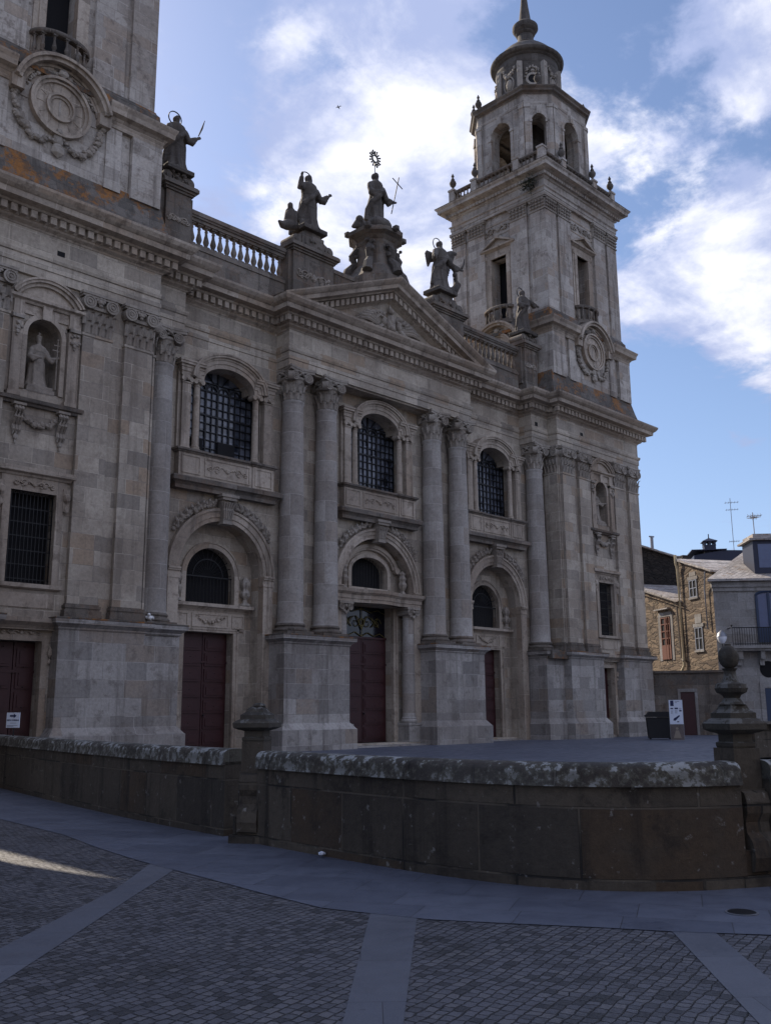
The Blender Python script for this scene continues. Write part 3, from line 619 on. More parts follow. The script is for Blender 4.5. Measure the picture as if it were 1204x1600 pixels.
# --- side and centre bays
def win_hole(xc): return [(xc-1.52, 10.0), (xc+1.52, 10.0), (xc+1.52, 12.6)]+[(xc+x, z) for x, z in arc(0, 12.6, 1.08, .62, 0, 180, 18)]+[(xc-1.52, 12.6)]
def big_window(xc):
    """aedicule window: glazed opening, two free colonnettes, two pilasters, arched entablature, panelled apron"""
    m = M(); m.box(xc-1.6, xc+1.6, .86, .88, 9.9, 13.4); w = m.obj('window', M_GLASS, CAT)
    m = M(); y0, y1 = .80, .85
    for i in range(13):
        x = xc-1.5+i*.25; t = .03 if i in (4, 6, 8) else .012; m.box(x-t, x+t, y0, y1, 9.95, 12.75 if i not in (6,) else 13.25)
    for i in range(10):
        z = 10.1+i*.30; t = .03 if i in (5, 8) else .012; m.box(xc-1.5, xc+1.5, y0-.004, y1-.006, z-t, z+t)
    for a in (35, 65, 90, 115, 145): m.tube([(xc+.35*math.cos(R(a)), .82, 12.55+.25*math.sin(R(a))), (xc+1.1*math.cos(R(a)), .82, 12.55+.68*math.sin(R(a)))], .02, 4)
    for cx_ in (-.75, -.25, .25, .75): m.ring_y(xc+cx_, 12.5, .20, .25, .79, .84, 0, 180, 10)
    m.obj('window_bars', M_IRON, w)
    if xc < -5:
        m = M(); m.box(xc-1.1, xc-.65, .74, .795, 10.02, 10.68); m.box(xc-.0, xc+.72, .74, .795, 10.02, 10.68); m.obj('open_casement', M_VOID, w)
    for s_ in (-1, 1):
        m = M(); x = xc+s_*1.74
        m.box(x-.19, x+.19, .12, .5, 10.0, 10.10); m.box(x-.17, x+.17, .14, .5, 10.10, 12.32); m.box(x-.20, x+.20, .11, .5, 12.32, 12.36)
        for sx in (-1, 1): m.disc_y(x+sx*.15, 12.45, .09, .08, .3, 14)
        m.box(x-.21, x+.21, .10, .5, 12.50, 12.58); m.ball((x, .09, 12.46), .07)
        m.box(x+s_*.17, x+s_*.29, .22, .5, 10.0, 13.1) if s_ > 0 else m.box(x-.29, x-.17, .22, .5, 10.0, 13.1)
        m.obj('window_pilaster', M_TRIM, w)
    for s_ in (-1, 1):
        m = M(); x = xc+s_*1.26
        m.box(x-.17, x+.17, .10, .44, 10.0, 10.05)
        m.lathe([(.165, 10.05), (.17, 10.09), (.14, 10.12), (.15, 10.16), (.125, 10.2), (.122, 11.0), (.108, 12.28), (.125, 12.30), (.125, 12.33), (.105, 12.35), (.12, 12.50)], (x, .27, 0), 18)
        for sx in (-1, 1): m.disc_y(x+sx*.14, 12.46, .09, .10, .44, 14)
        m.box(x-.18, x+.18, .09, .45, 12.51, 12.585); m.ball((x, .09, 12.47), .07)
        m.obj('colonnette', M_TRIM, w, smooth=True)
    m = M()
    for s_ in (-1, 1):
        a, b = sorted((xc+s_*1.08, xc+s_*1.98))
        for o_, z0, z1 in ((0, 12.58, 12.72), (.03, 12.72, 12.86), (.06, 12.86, 12.95), (.13, 12.95, 13.04), (.16, 13.04, 13.10)):
            m.box(a-(o_ if s_ < 0 else 0), b+(o_ if s_ > 0 else 0), .10-o_, .5, z0, z1)
    for o_, r0, r1, q0, q1 in ((0, 1.08, 1.24, .62, .78), (.03, 1.24, 1.38, .78, .92), (.06, 1.38, 1.46, .92, 1.0), (.13, 1.46, 1.55, 1.0, 1.08), (.16, 1.55, 1.62, 1.08, 1.14)):
        m.ring_y(xc, 12.58, r0, r1, .098-o_, .5, 0, 180, 28, q0, q1)
    m.obj('arched_entablature', M_TRIM, w)
    m = M(); m.box(xc-1.98, xc+1.98, .10, .5, 9.05, 9.88); m.box(xc-2.0, xc-1.05, .07, .5, 9.06, 9.87); m.box(xc+1.05, xc+2.0, .07, .5, 9.06, 9.87)
    for x0, x1, y in ((xc-1.9, xc-1.15, .07), (xc+1.15, xc+1.9, .07), (xc-.95, xc+.95, .10)):
        for a in ((x0, x1, 9.16, 9.20), (x0, x1, 9.76, 9.80), (x0, x0+.04, 9.2, 9.76), (x1-.04, x1, 9.2, 9.76)): m.box(a[0], a[1], y-.025, y+.02, a[2], a[3])
    m.scroll(xc-.85, xc+.85, 9.48, .085, .34, RND)
    m.obj('apron', M_TRIM, w)
    m = M()
    P = [(xc-2.02, .5), (xc-2.02, .06), (xc-1.02, .06), (xc-1.02, .11), (xc+1.02, .11), (xc+1.02, .06), (xc+2.02, .06), (xc+2.02, .5)]
    m.sweep(P, [(-.2, 9.86), (.02, 9.86), (.05, 9.91), (.10, 9.93), (.11, 10.0), (-.2, 10.01)])
    m.sweep([(xc-2.12, .5), (xc-2.12, .04), (xc+2.12, .04), (xc+2.12, .5)], [(-.2, 8.62), (0, 8.62), (.0, 8.74), (.03, 8.78), (.07, 8.82), (.15, 8.86), (.16, 9.0), (.14, 9.03), (-.2, 9.07)])
    m.obj('sill_cornice', M_DARK, w)
    return w
def arch_dress(xc, r0, r1, zs, zk):
    """archivolt, keystone console and garlands over the portal arch"""
    m = M()
    for o_, a, b in ((0, r0-.014, r0+.13), (.03, r0+.13, r1-.09), (.07, r1-.09, r1)): m.ring_y(xc, zs, a, b, .22-o_, .5, 0, 180, 40)
    for s_ in (-1, 1):
        a, b = sorted((xc+s_*(r0-.014), xc+s_*(r1-.03))); m.box(a, b, .215, .5, .0, zs-.36)
        for o_, z0, z1 in ((.02, zs-.36, zs-.28), (.0, zs-.28, zs-.12), (.05, zs-.12, zs-.06), (.08, zs-.06, zs)): m.box(a-.02, b+.04, .215-o_, .5, z0, z1)
    A = m.obj('archivolt', M_TRIM, CAT)
    m = M(); zt = zs+r1
    m.prism_y([(xc-.17, zt-.50), (xc+.17, zt-.50), (xc+.26, zk-.28), (xc-.26, zk-.28)], .02, .4)
    for i in range(5): x = xc-.18+i*.09; m.tube([(x*.75+xc*.25, .03, zt-.40), (x, -.03, zt-.1), (x, .0, zk-.55), (x+(x-xc)*.2, -.08, zk-.35)], .04, 5)
    m.box(xc-.30, xc+.30, -.10, .4, zk-.28, zk-.18); m.box(xc-.36, xc+.36, -.14, .4, zk-.18, zk-.08); m.box(xc-.2, xc+.2, .0, .4, zt-.56, zt-.48)
    m.obj('keystone', M_CARVE, A)
    for s_ in (-1, 1):
        m = M(); P = [(xc+s_*(r1+.17)*math.cos(R(a)), .26, zs+(r1+.17)*math.sin(R(a))) for a in range(80, 28, -4)]; m.garland(P, .11, 34, RND)
        for a in range(78, 30, -6): ca, sa = math.cos(R(a)), math.sin(R(a)); q0 = r1+.08; m.tube([(xc+s_*q0*ca, .24, zs+q0*sa), (xc+s_*(q0+.18)*math.cos(R(a+2.5)), .16, zs+(q0+.18)*math.sin(R(a+2.5))), (xc+s_*(q0+.30)*math.cos(R(a+5)), .25, zs+(q0+.30)*math.sin(R(a+5)))], [.05, .065, .02], 6)
        m.obj('leaf_garland', M_CARVE, A)
    return A
def side_bay(xc):
    x0, x1 = (xc-3.75, xc+2.35) if xc < 0 else (xc-2.35, xc+3.75)
    notch = [(xc-1.75, 0)]+[(x, z) for x, z in reversed(arc(xc, 6.0, 1.75, 1.75, 0, 180, 32))]+[(xc+1.75, 0)]
    m = M(); m.plate([(x0, 0)]+notch+[(x1, 0), (x1, 13.85), (x0, 13.85)], [win_hole(xc)], YW, .62, [notch]); m.obj('bay_wall', M_WALL, CAT)
    lun = [(xc-1.02, 4.98), (xc+1.02, 4.98)]+arc(xc, 5.9, 1.02, 1.02, 0, 180, 24); door = [(xc-1.02, .12), (xc+1.02, .12), (xc+1.02, 4.0), (xc-1.02, 4.0)]
    m = M(); m.plate([(xc-1.9, 0), (xc+1.9, 0), (xc+1.9, 8.0), (xc-1.9, 8.0)], [lun, door], .95, .45)
    m.box(xc-1.85, xc+1.85, .60, 2.0, -.02, .13)
    m.obj('portal_recess', M_WALL, CAT)
    # lunette window over the door
    m = M(); m.box(xc-1.2, xc+1.2, 1.30, 1.34, 4.9, 7.1); L = m.obj('lunette_window', M_VOID, CAT)
    m = M()
    for i in range(15): x = xc-.98+i*.14; m.tube([(x, 1.12, 4.98), (x, 1.12, 5.92)], .014, 4)
    for i in range(13): a = R(7+i*14); m.tube([(xc+.25*math.cos(a), 1.12, 5.92+.25*math.sin(a)), (xc+1.0*math.cos(a), 1.12, 5.92+1.0*math.sin(a))], .013, 4)
    m.box(xc-1.02, xc+1.02, 1.10, 1.14, 5.90, 5.94); m.ring_y(xc, 5.92, .6, .63, 1.10, 1.14, 0, 180)
    m.obj('window_grille', M_IRON, L)
    m = M(); m.ring_y(xc, 5.9, 1.0, 1.19, .91, 1.1, 0, 180, 30); m.box(xc-1.19, xc-1.0, .91, 1.1, 4.98, 5.9); m.box(xc+1.0, xc+1.19, .91, 1.1, 4.98, 5.9); m.ring_y(xc, 5.9, 1.16, 1.22, .87, 1.1, 0, 180, 30)
    m.obj('window_frame', M_TRIM, L)
    m = M(); m.sweep([(xc-1.42, .97), (xc-1.42, .88), (xc+1.42, .88), (xc+1.42, .97)], [(-.1, 4.08), (0, 4.08), (0, 4.68), (.05, 4.74), (.14, 4.80), (.24, 4.84), (.25, 4.95), (-.1, 4.985)])
    for a, b in ((-1.4, -.9), (-.75, .75), (.9, 1.4)):
        for q in ((a, b, 4.16, 4.20), (a, b, 4.58, 4.62), (a, a+.04, 4.2, 4.58), (b-.04, b, 4.2, 4.58)): m.box(xc+q[0], xc+q[1], .85, .9, q[2], q[3])
    m.garland([(xc-.55, .86, 4.54), (xc-.3, .86, 4.38), (xc, .86, 4.32), (xc+.3, .86, 4.38), (xc+.55, .86, 4.54)], .07, 13, RND)
    m.obj('lintel_cornice', M_TRIM, L)
    for s_ in (-1, 1):
        m = M(); m.lathe([(.17, 4.98), (.15, 5.05), (.08, 5.10), (.07, 5.2), (.16, 5.32), (.18, 5.42), (.11, 5.52), (.10, 5.58), (.16, 5.70), (.165, 5.80), (.10, 5.92), (.03, 6.0)], (xc+s_*1.40, .82, 0), 14, fn=lambda a, z: 1+.09*math.cos(7*a)); m.obj('urn_ornament', M_CARVE, L)
    door_leaves(xc, 1.0, .13, 4.0, 1.30, 1.02)
    arch_dress(xc, 1.75, 2.18, 6.0, 8.72)
    big_window(xc)
def door_leaves(xc, hw, z0, z1, y, frame_hw=None, frame_y=.95):
    m = M(); m.box(xc-hw, xc-.012, y, y+.08, z0, z1); m.box(xc+.012, xc+hw, y, y+.08, z0, z1)
    n = max(3, int((z1-z0)/.55)); 
    for s_ in (-1, 1):
        a, b = sorted((xc+s_*.09, xc+s_*(hw-.08)))
        for i in range(n):
            q0 = z0+.12+i*(z1-z0-.2)/n; q1 = q0+(z1-z0-.2)/n-.09; m.box(a, b, y-.03, y+.02, q0, q1); m.box(a+.08, b-.08, y-.05, y, q0+.08, q1-.08)
    m.box(xc-hw, xc+hw, y-.045, y, z0+(z1-z0)*.735, z0+(z1-z0)*.735+.07)
    d = m.obj('door', M_DOOR, CAT)
    m = M(); m.ball((xc+.08, y-.06, z0+1.1), .04, 1)
    for s_ in (-1, 1):
        for k in range(6): m.ball((xc+s_*(hw*.5), y-.05, z0+.3+k*.55), .018, 1)
    m.obj('door_handle', M_IRON, d)
    if frame_hw:
        m = M(); w = .2
        for s_ in (-1, 1):
            for o_, a0, a1 in ((0, -.012, .12), (.03, .12, .2)): a, b = sorted((xc+s_*(frame_hw+a0), xc+s_*(frame_hw+a1))); m.box(a, b, frame_y-.04-o_, frame_y+.1, z0, z1+a0+.02)
        m.box(xc-frame_hw-.2, xc+frame_hw+.2, frame_y-.045, frame_y+.1, z1+.0, z1+.08)
        m.obj('door_frame', M_TRIM, d)
    return d
side_bay(-7.45); side_bay(7.45)
# centre bay
xc = 0
notch = [(-2.0, 0)]+list(reversed(arc(0, 6.05, 2.0, 2.0, 0, 180, 34)))+[(2.0, 0)]
m = M(); m.plate([(-5.1, 0)]+notch+[(5.1, 0), (5.1, 13.85), (-5.1, 13.85)], [win_hole(0)], YW, .62, [notch]); m.box(-5.15, 5.15, YC+.1, 1.8, 13.78, 16.2); m.obj('bay_wall', M_WALL, CAT)
lun = [(-1.02, 6.12), (1.02, 6.12)]+arc(0, 6.75, 1.02, .62, 0, 180, 22); door = [(-1.36, .12), (1.36, .12), (1.36, 5.42), (-1.36, 5.42)]
m = M(); m.plate([(-2.05, 0), (2.05, 0), (2.05, 8.2), (-2.05, 8.2)], [lun, door], .80, .5); m.box(-2.3, 2.3, .1, 1.6, -.02, .12); m.obj('portal_recess', M_WALL, CAT)
m = M(); m.box(-1.2, 1.2, 1.22, 1.26, 6.0, 7.6); L = m.obj('lunette_window', M_VOID, CAT)
m = M()
for i in range(13): x = -.96+i*.16; m.tube([(x, 1.05, 6.1), (x, 1.05, 6.8+.58*math.sqrt(max(0, 1-(x/1.02)**2)))], .014, 4)
m.obj('window_grille', M_IRON, L)
m = M(); m.ring_y(0, 6.75, 1.0, 1.16, .72, .95, 0, 180, 28, .60, .76); m.box(-1.16, -1.0, .72, .95, 6.1, 6.75); m.box(1.0, 1.16, .72, .95, 6.1, 6.75); m.box(-1.16, 1.16, .72, .95, 5.98, 6.12)
m.ring_y(0, 6.75, 1.36, 1.50, .60, .95, 12, 168, 28, .98, 1.12); m.ring_y(0, 6.75, 1.28, 1.36, .66, .95, 12, 168, 28, .9, .98)
for s_ in (-1, 1): m.disc_y(s_*1.46, 6.92, .13, .58, .9)
m.obj('window_frame', M_TRIM, L)
for s_ in (-1, 1):
    m = M(); m.lathe([(.16, 5.95), (.12, 6.02), (.07, 6.1), (.15, 6.24), (.18, 6.36), (.12, 6.48), (.16, 6.6), (.10, 6.72), (.13, 6.8), (.04, 6.92)], (s_*1.62, .5, 0), 14, fn=lambda a, z: 1+.1*math.cos(6*a)); m.obj('urn_ornament', M_CARVE, L)
m = M(); P = [(-2.34, .9), (-2.34, .16), (-1.5, .16), (-1.2, .22), (-.8, .10), (-.4, -.02), (0, -.06), (.4, -.02), (.8, .10), (1.2, .22), (1.5, .16), (2.34, .16), (2.34, .9)]
m.sweep(P, [(-.3, 5.42), (0, 5.42), (0, 5.54), (.03, 5.56), (.03, 5.70), (.08, 5.74), (.14, 5.80), (.16, 5.92), (-.3, 5.96)]); m.box(-2.3, 2.3, .2, .85, 5.42, 5.94); m.obj('lintel_cornice', M_TRIM, L)
for s_ in (-1, 1):
    m = M(); x = s_*1.85; m.lathe([(.30, .86), (.33, .90), (.33, .95), (.29, 1.0), (.30, 1.04), (.265, 1.08), (.26, 2.6), (.225, 4.92), (.25, 4.94), (.25, 4.98), (.22, 5.0)], (x, .42, 0), 22); c = m.obj('portal_column', M_SHAFT, CAT, smooth=True)
    m = M(); m.box(x-.36, x+.36, .08, .78, .12, .22); m.box(x-.33, x+.33, .11, .78, .22, .76); m.box(x-.36, x+.36, .08, .78, .76, .86); m.obj('column_base', M_PED, c)
    m = M(); m.lathe([(.225, 5.0), (.23, 5.1), (.28, 5.24), (.30, 5.28)], (x, .42, 0), 18)
    for sx in (-1, 1): volute_y(m, x+sx*.22, 5.22, .13, .10, .7)
    m.ball((x, .12, 5.24), .09); m.garland([(x-.2, .14, 5.1), (x, .11, 5.0), (x+.2, .14, 5.1)], .06, 7, RND); m.box(x-.36, x+.36, .06, .8, 5.33, 5.425); m.obj('capital', M_CARVE, c)
d = door_leaves(0, 1.34, .13, 4.18, 1.22)
for s_ in (-1, 1):
    m = M()
    for o_, a0, a1 in ((.04, 1.348, 1.48), (.08, 1.48, 1.58)): a, b = sorted((s_*a0, s_*a1)); m.box(a, b, .8-o_, .9, .12, 5.40)
    m.obj('door_jamb', M_TRIM, d)
m = M(); m.box(-1.34, 1.34, 1.16, 1.24, 4.14, 4.22); m.obj('transom_bar', M_DOOR, d)
m = M(); m.box(-1.34, 1.34, 1.26, 1.30, 4.18, 5.42); T = m.obj('door_transom', M_GILTGLASS, CAT)
m = M(); y = 1.22
for s_ in (-1, 1):
    for cx_, r in ((.32, .30), (.85, .24)):
        m.tube([(s_*(cx_+r*(1-t/18)*math.cos(t*.55)), y, 4.78+r*(1-t/18)*math.sin(t*.55)) for t in range(18)], .016, 5)
    m.tube([(0, y, 5.34), (s_*.5, y, 5.2), (s_*.9, y, 5.32), (s_*1.3, y, 5.18)], .018, 5); m.tube([(0, y, 4.24), (s_*.35, y, 4.4), (s_*.7, y, 4.26), (s_*1.0, y, 4.38), (s_*1.3, y, 4.24)], .02, 5)
    m.tube([(s_*.55, y, 4.62), (s_*.95, y, 5.0)], .022, 5); m.tube([(s_*.95, y, 4.62), (s_*.55, y, 5.0)], .022, 5); m.tube([(0, y, 4.5), (s_*.3, y, 5.05)], .022, 5)
m.tube([(0, y, 4.2), (0, y, 5.4)], .022, 5); m.ring_y(0, 4.8, .12, .16, 1.20, 1.24)
m.obj('gilded_grille', M_GOLD, T)
arch_dress(0, 2.0, 2.38, 6.05, 8.84)
big_window(0)
# lowest step along the front
m = M(); m.box(-9.3, -5.65, .28, 1.2, -.02, .06); m.box(5.65, 9.3, .28, 1.2, -.02, .06); m.box(-2.2, 2.2, -.35, .6, -.02, .06); m.obj('doorstep', M_PED, CAT)
# --- pediment
m = M(); za, zt = 18.8, 16.25; hx = 6.08; sl_ = (za-zt)/hx; L_ = math.hypot(hx, za-zt)
m.prism_y([(-5.6, 16.2), (5.6, 16.2), (0, 16.2+5.6*sl_)], YC+.02, 1.0)
ped = m.obj('pediment', M_WALL, CAT)
RP = [(0, -.92), (.05, -.88), (.16, -.82), (.20, -.76), (.22, -.52), (.36, -.50), (.40, -.44), (.64, -.40), (.66, -.24), (.70, -.22), (.78, -.15), (.85, -.06), (.86, 0)]
m = M()
for s_ in (-1, 1):
    nx, nz = s_*sl_/math.hypot(1, sl_), 1/math.hypot(1, sl_); rows = []
    for base in (0, 1):
        row = []
        for o_, h in RP+[(-.9, .06), (-.9, -.9)]:
            hh = h*.9; k = math.hypot(1, sl_)
            if base == 0: row.append(m.b.verts.new((0, YC-o_, za+hh*k)))
            else:
                x = s_*hx; z = zt+.012; zz = z+hh*k
                # run the mould down to the level cornice, ending on it
                xe = s_*hx if hh >= -.001 else s_*(hx+hh*k/sl_); row.append(m.b.verts.new((xe, YC-o_, za-abs(xe)*sl_+hh*k)))
        rows.append(row)
    n = len(rows[0])
    for k in range(n): m.b.faces.new((rows[0][k], rows[0][(k+1) % n], rows[1][(k+1) % n], rows[1][k]))
    nd = 17
    for i in range(nd):
        x = s_*(.14+i*.272); zt_ = za-abs(x)*sl_-.56*math.hypot(1, sl_)*.9
        w = .085; m.prism_y([(x-w, zt_-.24+(-s_*-w*sl_ if 0 else w*sl_*s_)), (x+w, zt_-.24-w*sl_*s_), (x+w, zt_-w*sl_*s_), (x-w, zt_+w*sl_*s_)], YC-.37, YC-.1)
m.obj('raking_cornice', M_TRIM, ped)
m = M(); y = YC-.04; rr = random.Random(3)
for s_ in (-1, 1):
    for k in range(34):
        t = k/33; x = s_*(.30+1.55*t); h = (1-t)*.62; m.ball((x, y-.05*(1-t), 16.60+rr.uniform(-.12, h)), rr.uniform(.05, .12), 1, (1.7, 1.2, .8))
    for k in range(7): a = R(8+k*13); m.tube([(s_*.30, y, 16.72), (s_*(.35+.95*math.cos(a)), y-.16, 16.70+.62*math.sin(a)), (s_*(.45+1.4*math.cos(a)*.92), y-.10, 16.66+.72*math.sin(a)*.9), (s_*(.5+1.6*math.cos(a)*.92), y, 16.60+.6*math.sin(a)*.8)], [.05, .085, .06, .02], 6)
    m.ball((s_*.44, y-.16, 16.92), .15, 2, (.9, .9, 1.4)); m.ball((s_*.50, y-.2, 17.2), .10, 2); m.tube([(s_*.3, y-.16, 17.05), (s_*.72, y-.2, 17.12), (s_*.92, y-.08, 16.86)], [.07, .075, .04], 7); m.tube([(s_*.42, y-.12, 16.8), (s_*.7, y-.2, 16.6), (s_*1.0, y-.12, 16.56)], [.09, .08, .05], 7)
m.ball((0, y-.08, 16.92), .30, 2, (.85, .7, 1.25)); m.ball((0, y-.2, 17.05), .17, 2, (.9, .7, 1.3)); m.ball((0, y-.16, 17.46), .13, 2); m.tube([(0, y-.08, 17.45), (0, y-.08, 17.78)], [.11, .03], 6); m.ball((0, y-.22, 16.7), .14, 2)
m.obj('carved_relief', M_CARVE, ped)
# --- tower bases: door, barred window, statue niche
def tower_base(xc):
    Y = -.85
    win = [(xc-.68, 4.85), (xc+.68, 4.85), (xc+.68, 7.45), (xc-.68, 7.45)]
    nic = [(xc-.53, 10.4), (xc+.53, 10.4)]+arc(xc, 12.1, .53, .53, 0, 180, 18)
    m = M(); m.plate([(xc-3.62, 3.6), (xc+3.62, 3.6), (xc+3.62, 13.86), (xc-3.62, 13.86)], [win, nic], Y, .42)
    m.box(xc-3.62, xc-3.60, Y, 5.85, 0, 13.86); m.box(xc+3.60, xc+3.62, Y, 5.85, 0, 13.86); m.box(xc-3.6, xc+3.6, 5.8, 5.85, 0, 13.86)
    door = [(xc-.62, .1), (xc+.62, .1), (xc+.62, 3.30), (xc-.62, 3.30)]
    m.plate([(xc-.95, 0), (xc+.95, 0), (xc+.95, 3.7), (xc-.95, 3.7)], [door], -.66, .5)
    m.obj('tower_base', M_WALL, CAT)
    # niche back
    m = M(); rows = []
    for j in range(9):
        a = PI*j/8
        rows.append([m.b.verts.new((xc+.53*math.cos(a), -.45+.55*math.sin(a), z)) for z in (10.35, 12.1)])
    for A, B in zip(rows, rows[1:]): m.b.faces.new((A[0], A[1], B[1], B[0]))
    pr = None
    for k in range(7):
        t = PI/2*k/6; ring = [m.b.verts.new((xc+.53*math.cos(a)*math.cos(t), -.45+.55*math.sin(a)*math.cos(t), 12.1+.53*math.sin(t))) for a in [PI*j/8 for j in range(9)]]
        if pr:
            for j in range(8): m.b.faces.new((pr[j], pr[j+1], ring[j+1], ring[j]))
        pr = ring
    m.box(xc-.53, xc+.53, -.8, .2, 10.28, 10.38); m.box(xc-.42, xc+.42, -.86, -.1, 10.38, 10.52)
    N = m.obj('niche', M_CARVE, CAT)
    m = M(); m.ring_y(xc, 12.1, .518, .66, Y-.06, Y+.1, 0, 180, 24)
    for s_ in (-1, 1):
        a, b = sorted((xc+s_*.518, xc+s_*.66)); m.box(a, b, Y-.055, Y+.1, 10.4, 12.1)
        a, b = sorted((xc+s_*.70, xc+s_*1.0)); m.box(a, b, Y-.14, Y+.1, 10.22, 12.55); a, b = sorted((xc+s_*.66, xc+s_*1.04)); m.box(a, b, Y-.18, Y+.1, 10.12, 10.24); m.box(a, b, Y-.17, Y+.1, 12.52, 12.58); m.box(a+.04, b-.04, Y-.13, Y+.1, 12.58, 13.0)
        a, b = sorted((xc+s_*1.0, xc+s_*1.10)); m.box(a, b, Y-.07, Y+.1, 10.22, 13.0)
    m.box(xc-.14, xc+.14, Y-.14, Y+.1, 12.58, 13.0); m.box(xc-.95, xc+.95, Y-.05, Y+.1, 12.66, 13.0)
    m.sweep([(xc-1.02, Y+.1), (xc-1.02, Y-.10), (xc+1.02, Y-.10), (xc+1.02, Y+.1)], [(-.1, 12.96), (0, 12.96), (.04, 13.02), (.12, 13.06), (.13, 13.14), (-.1, 13.16)])
    m.ring_y(xc, 12.55, 1.16, 1.24, Y-.20, Y+.1, 33, 147, 26); m.ring_y(xc, 12.55, 1.24, 1.30, Y-.24, Y+.1, 32, 148, 26); m.ring_y(xc, 12.55, 1.06, 1.16, Y-.12, Y+.1, 35, 145, 26)
    m.ring_y(xc, 12.55, .4, 1.06, Y-.03, Y+.1, 36, 144, 20)
    m.obj('niche_surround', M_TRIM, N)
    for s_ in (-1, 1):
        m = M(); x = xc+s_*.87
        m.box(x-.17, x+.17, Y-.22, Y, 12.42, 12.52)
        for k in range(9): m.ball((x+RND.uniform(-.14, .14), Y-.15, 12.36-RND.uniform(0, .34)), RND.uniform(.05, .09), 1)
        m.ball((x, Y-.17, 12.0), .07, 1, (1, .8, 1.2)); m.ball((x, Y-.16, 11.9), .04)
        m.obj('carved_drop', M_CARVE, N)
    m = M(); m.sweep([(xc-1.16, Y+.1), (xc-1.16, Y-.12), (xc+1.16, Y-.12), (xc+1.16, Y+.1)], [(-.1, 9.90), (0, 9.90), (.03, 9.96), (.10, 9.99), (.11, 10.09), (-.1, 10.12)]); m.obj('niche_sill', M_DARK, N)
    for s_ in (-1, 1):
        m = M(); x = xc+s_*.66
        for k in range(3): q = x+(k-1)*.09; m.tube([(q, Y-.14, 9.88), (q, Y-.24, 9.72), (q, Y-.2, 9.5), (q, Y-.06, 9.3), (q, Y-.10, 9.15), (q, Y-.05, 9.02)], [.05, .06, .055, .04, .05, .03], 6)
        m.ball((x, Y-.06, 8.95), .09, 1, (.9, .6, 1.2)); m.ball((x, Y-.05, 8.8), .05, 1, (.8, .6, 1.6)); m.box(x-.18, x+.18, Y-.26, Y, 9.84, 9.91); m.obj('console', M_CARVE, N)
    m = M(); m.garland([(xc-.55, Y-.05, 9.72), (xc-.35, Y-.07, 9.48), (xc, Y-.08, 9.36), (xc+.35, Y-.07, 9.48), (xc+.55, Y-.05, 9.72)], .105, 20, RND)
    m.obj('leaf_garland', M_CARVE, N)
    # barred window
    m = M(); m.box(xc-.9, xc+.9, -.48, -.44, 4.7, 7.6); w = m.obj('window', M_VOID, CAT)
    m = M()
    for i in range(13): x = xc-.66+i*.11; m.tube([(x, -.7, 4.86), (x, -.7, 7.45)], .017, 5)
    for i in range(7): z = 5.0+i*.40; m.box(xc-.68, xc+.68, -.712, -.688, z-.013, z+.013)
    m.obj('window_grille', M_IRON, w)
    m = M()
    for s_ in (-1, 1):
        a, b = sorted((xc+s_*.668, xc+s_*.88)); m.box(a, b, Y-.07, Y+.1, 4.85, 7.62); a, b = sorted((xc+s_*.86, xc+s_*1.06)); m.box(a, b, Y-.09, Y+.1, 7.0, 7.66)
        m.ball((xc+s_*.96, Y-.12, 7.4), .13, 1, (.9, .6, 1.3)); m.ball((xc+s_*.96, Y-.1, 7.05), .08, 1, (.9, .6, 1.6))
    m.box(xc-.9, xc+.9, Y-.065, Y+.1, 7.45, 7.62); m.box(xc-.95, xc+.95, Y-.05, Y+.1, 7.62, 7.9); m.scroll(xc-.6, xc+.6, 7.66, Y-.09, .26, RND, .03)
    m.sweep([(xc-1.06, Y+.1), (xc-1.06, Y-.08), (xc+1.06, Y-.08), (xc+1.06, Y+.1)], [(-.1, 7.86), (0, 7.86), (.03, 7.92), (.12, 7.96), (.13, 8.10), (-.1, 8.13)])
    m.sweep([(xc-.92, Y+.1), (xc-.92, Y-.06), (xc+.92, Y-.06), (xc+.92, Y+.1)], [(-.1, 4.70), (0, 4.70), (.07, 4.74), (.08, 4.85), (-.1, 4.87)]); m.box(xc-.8, xc+.8, Y-.03, Y+.1, 4.2, 4.6)
    m.obj('window_frame', M_TRIM, w)
    d = door_leaves(xc, .61, .1, 3.28, -.30)
    m = M()
    for s_ in (-1, 1):
        a, b = sorted((xc+s_*.607, xc+s_*.80)); m.box(a, b, -.73, -.5, .1, 3.32); m.ball((xc+s_*.84, -.76, 3.0), .09, 1, (.8, .7, 1.8)); m.ball((xc+s_*.84, -.74, 2.75), .06, 1, (.8, .7, 1.5))
    m.box(xc-.82, xc+.82, -.735, -.5, 3.30, 3.46); m.box(xc-.92, xc+.92, -.70, -.5, 3.44, 3.68); m.scroll(xc-.6, xc+.6, 3.52, -.74, .2, RND, .025)
    m.sweep([(xc-.90, -.5), (xc-.90, -.86), (xc+.90, -.86), (xc+.90, -.5)], [(-.3, 3.64), (0, 3.64), (.05, 3.70), (.19, 3.80), (.20, 3.92), (-.3, 3.98)])
    m.obj('door_frame', M_TRIM, d)
    # small square drain openings in the frieze
    m = M(); x = xc+.3 if xc < 0 else xc-1.6; m.box(x-.12, x+.12, YT-.006, YT+.1, 14.72, 14.88); m.obj('frieze_vent', M_VOID, CAT)
    return N
tower_base(-14.75); tower_base(14.75)
m = M(); m.box(10.0, 10.22, YC-.006, YC+.1, 14.72, 14.92); m.obj('frieze_vent', M_VOID, CAT)
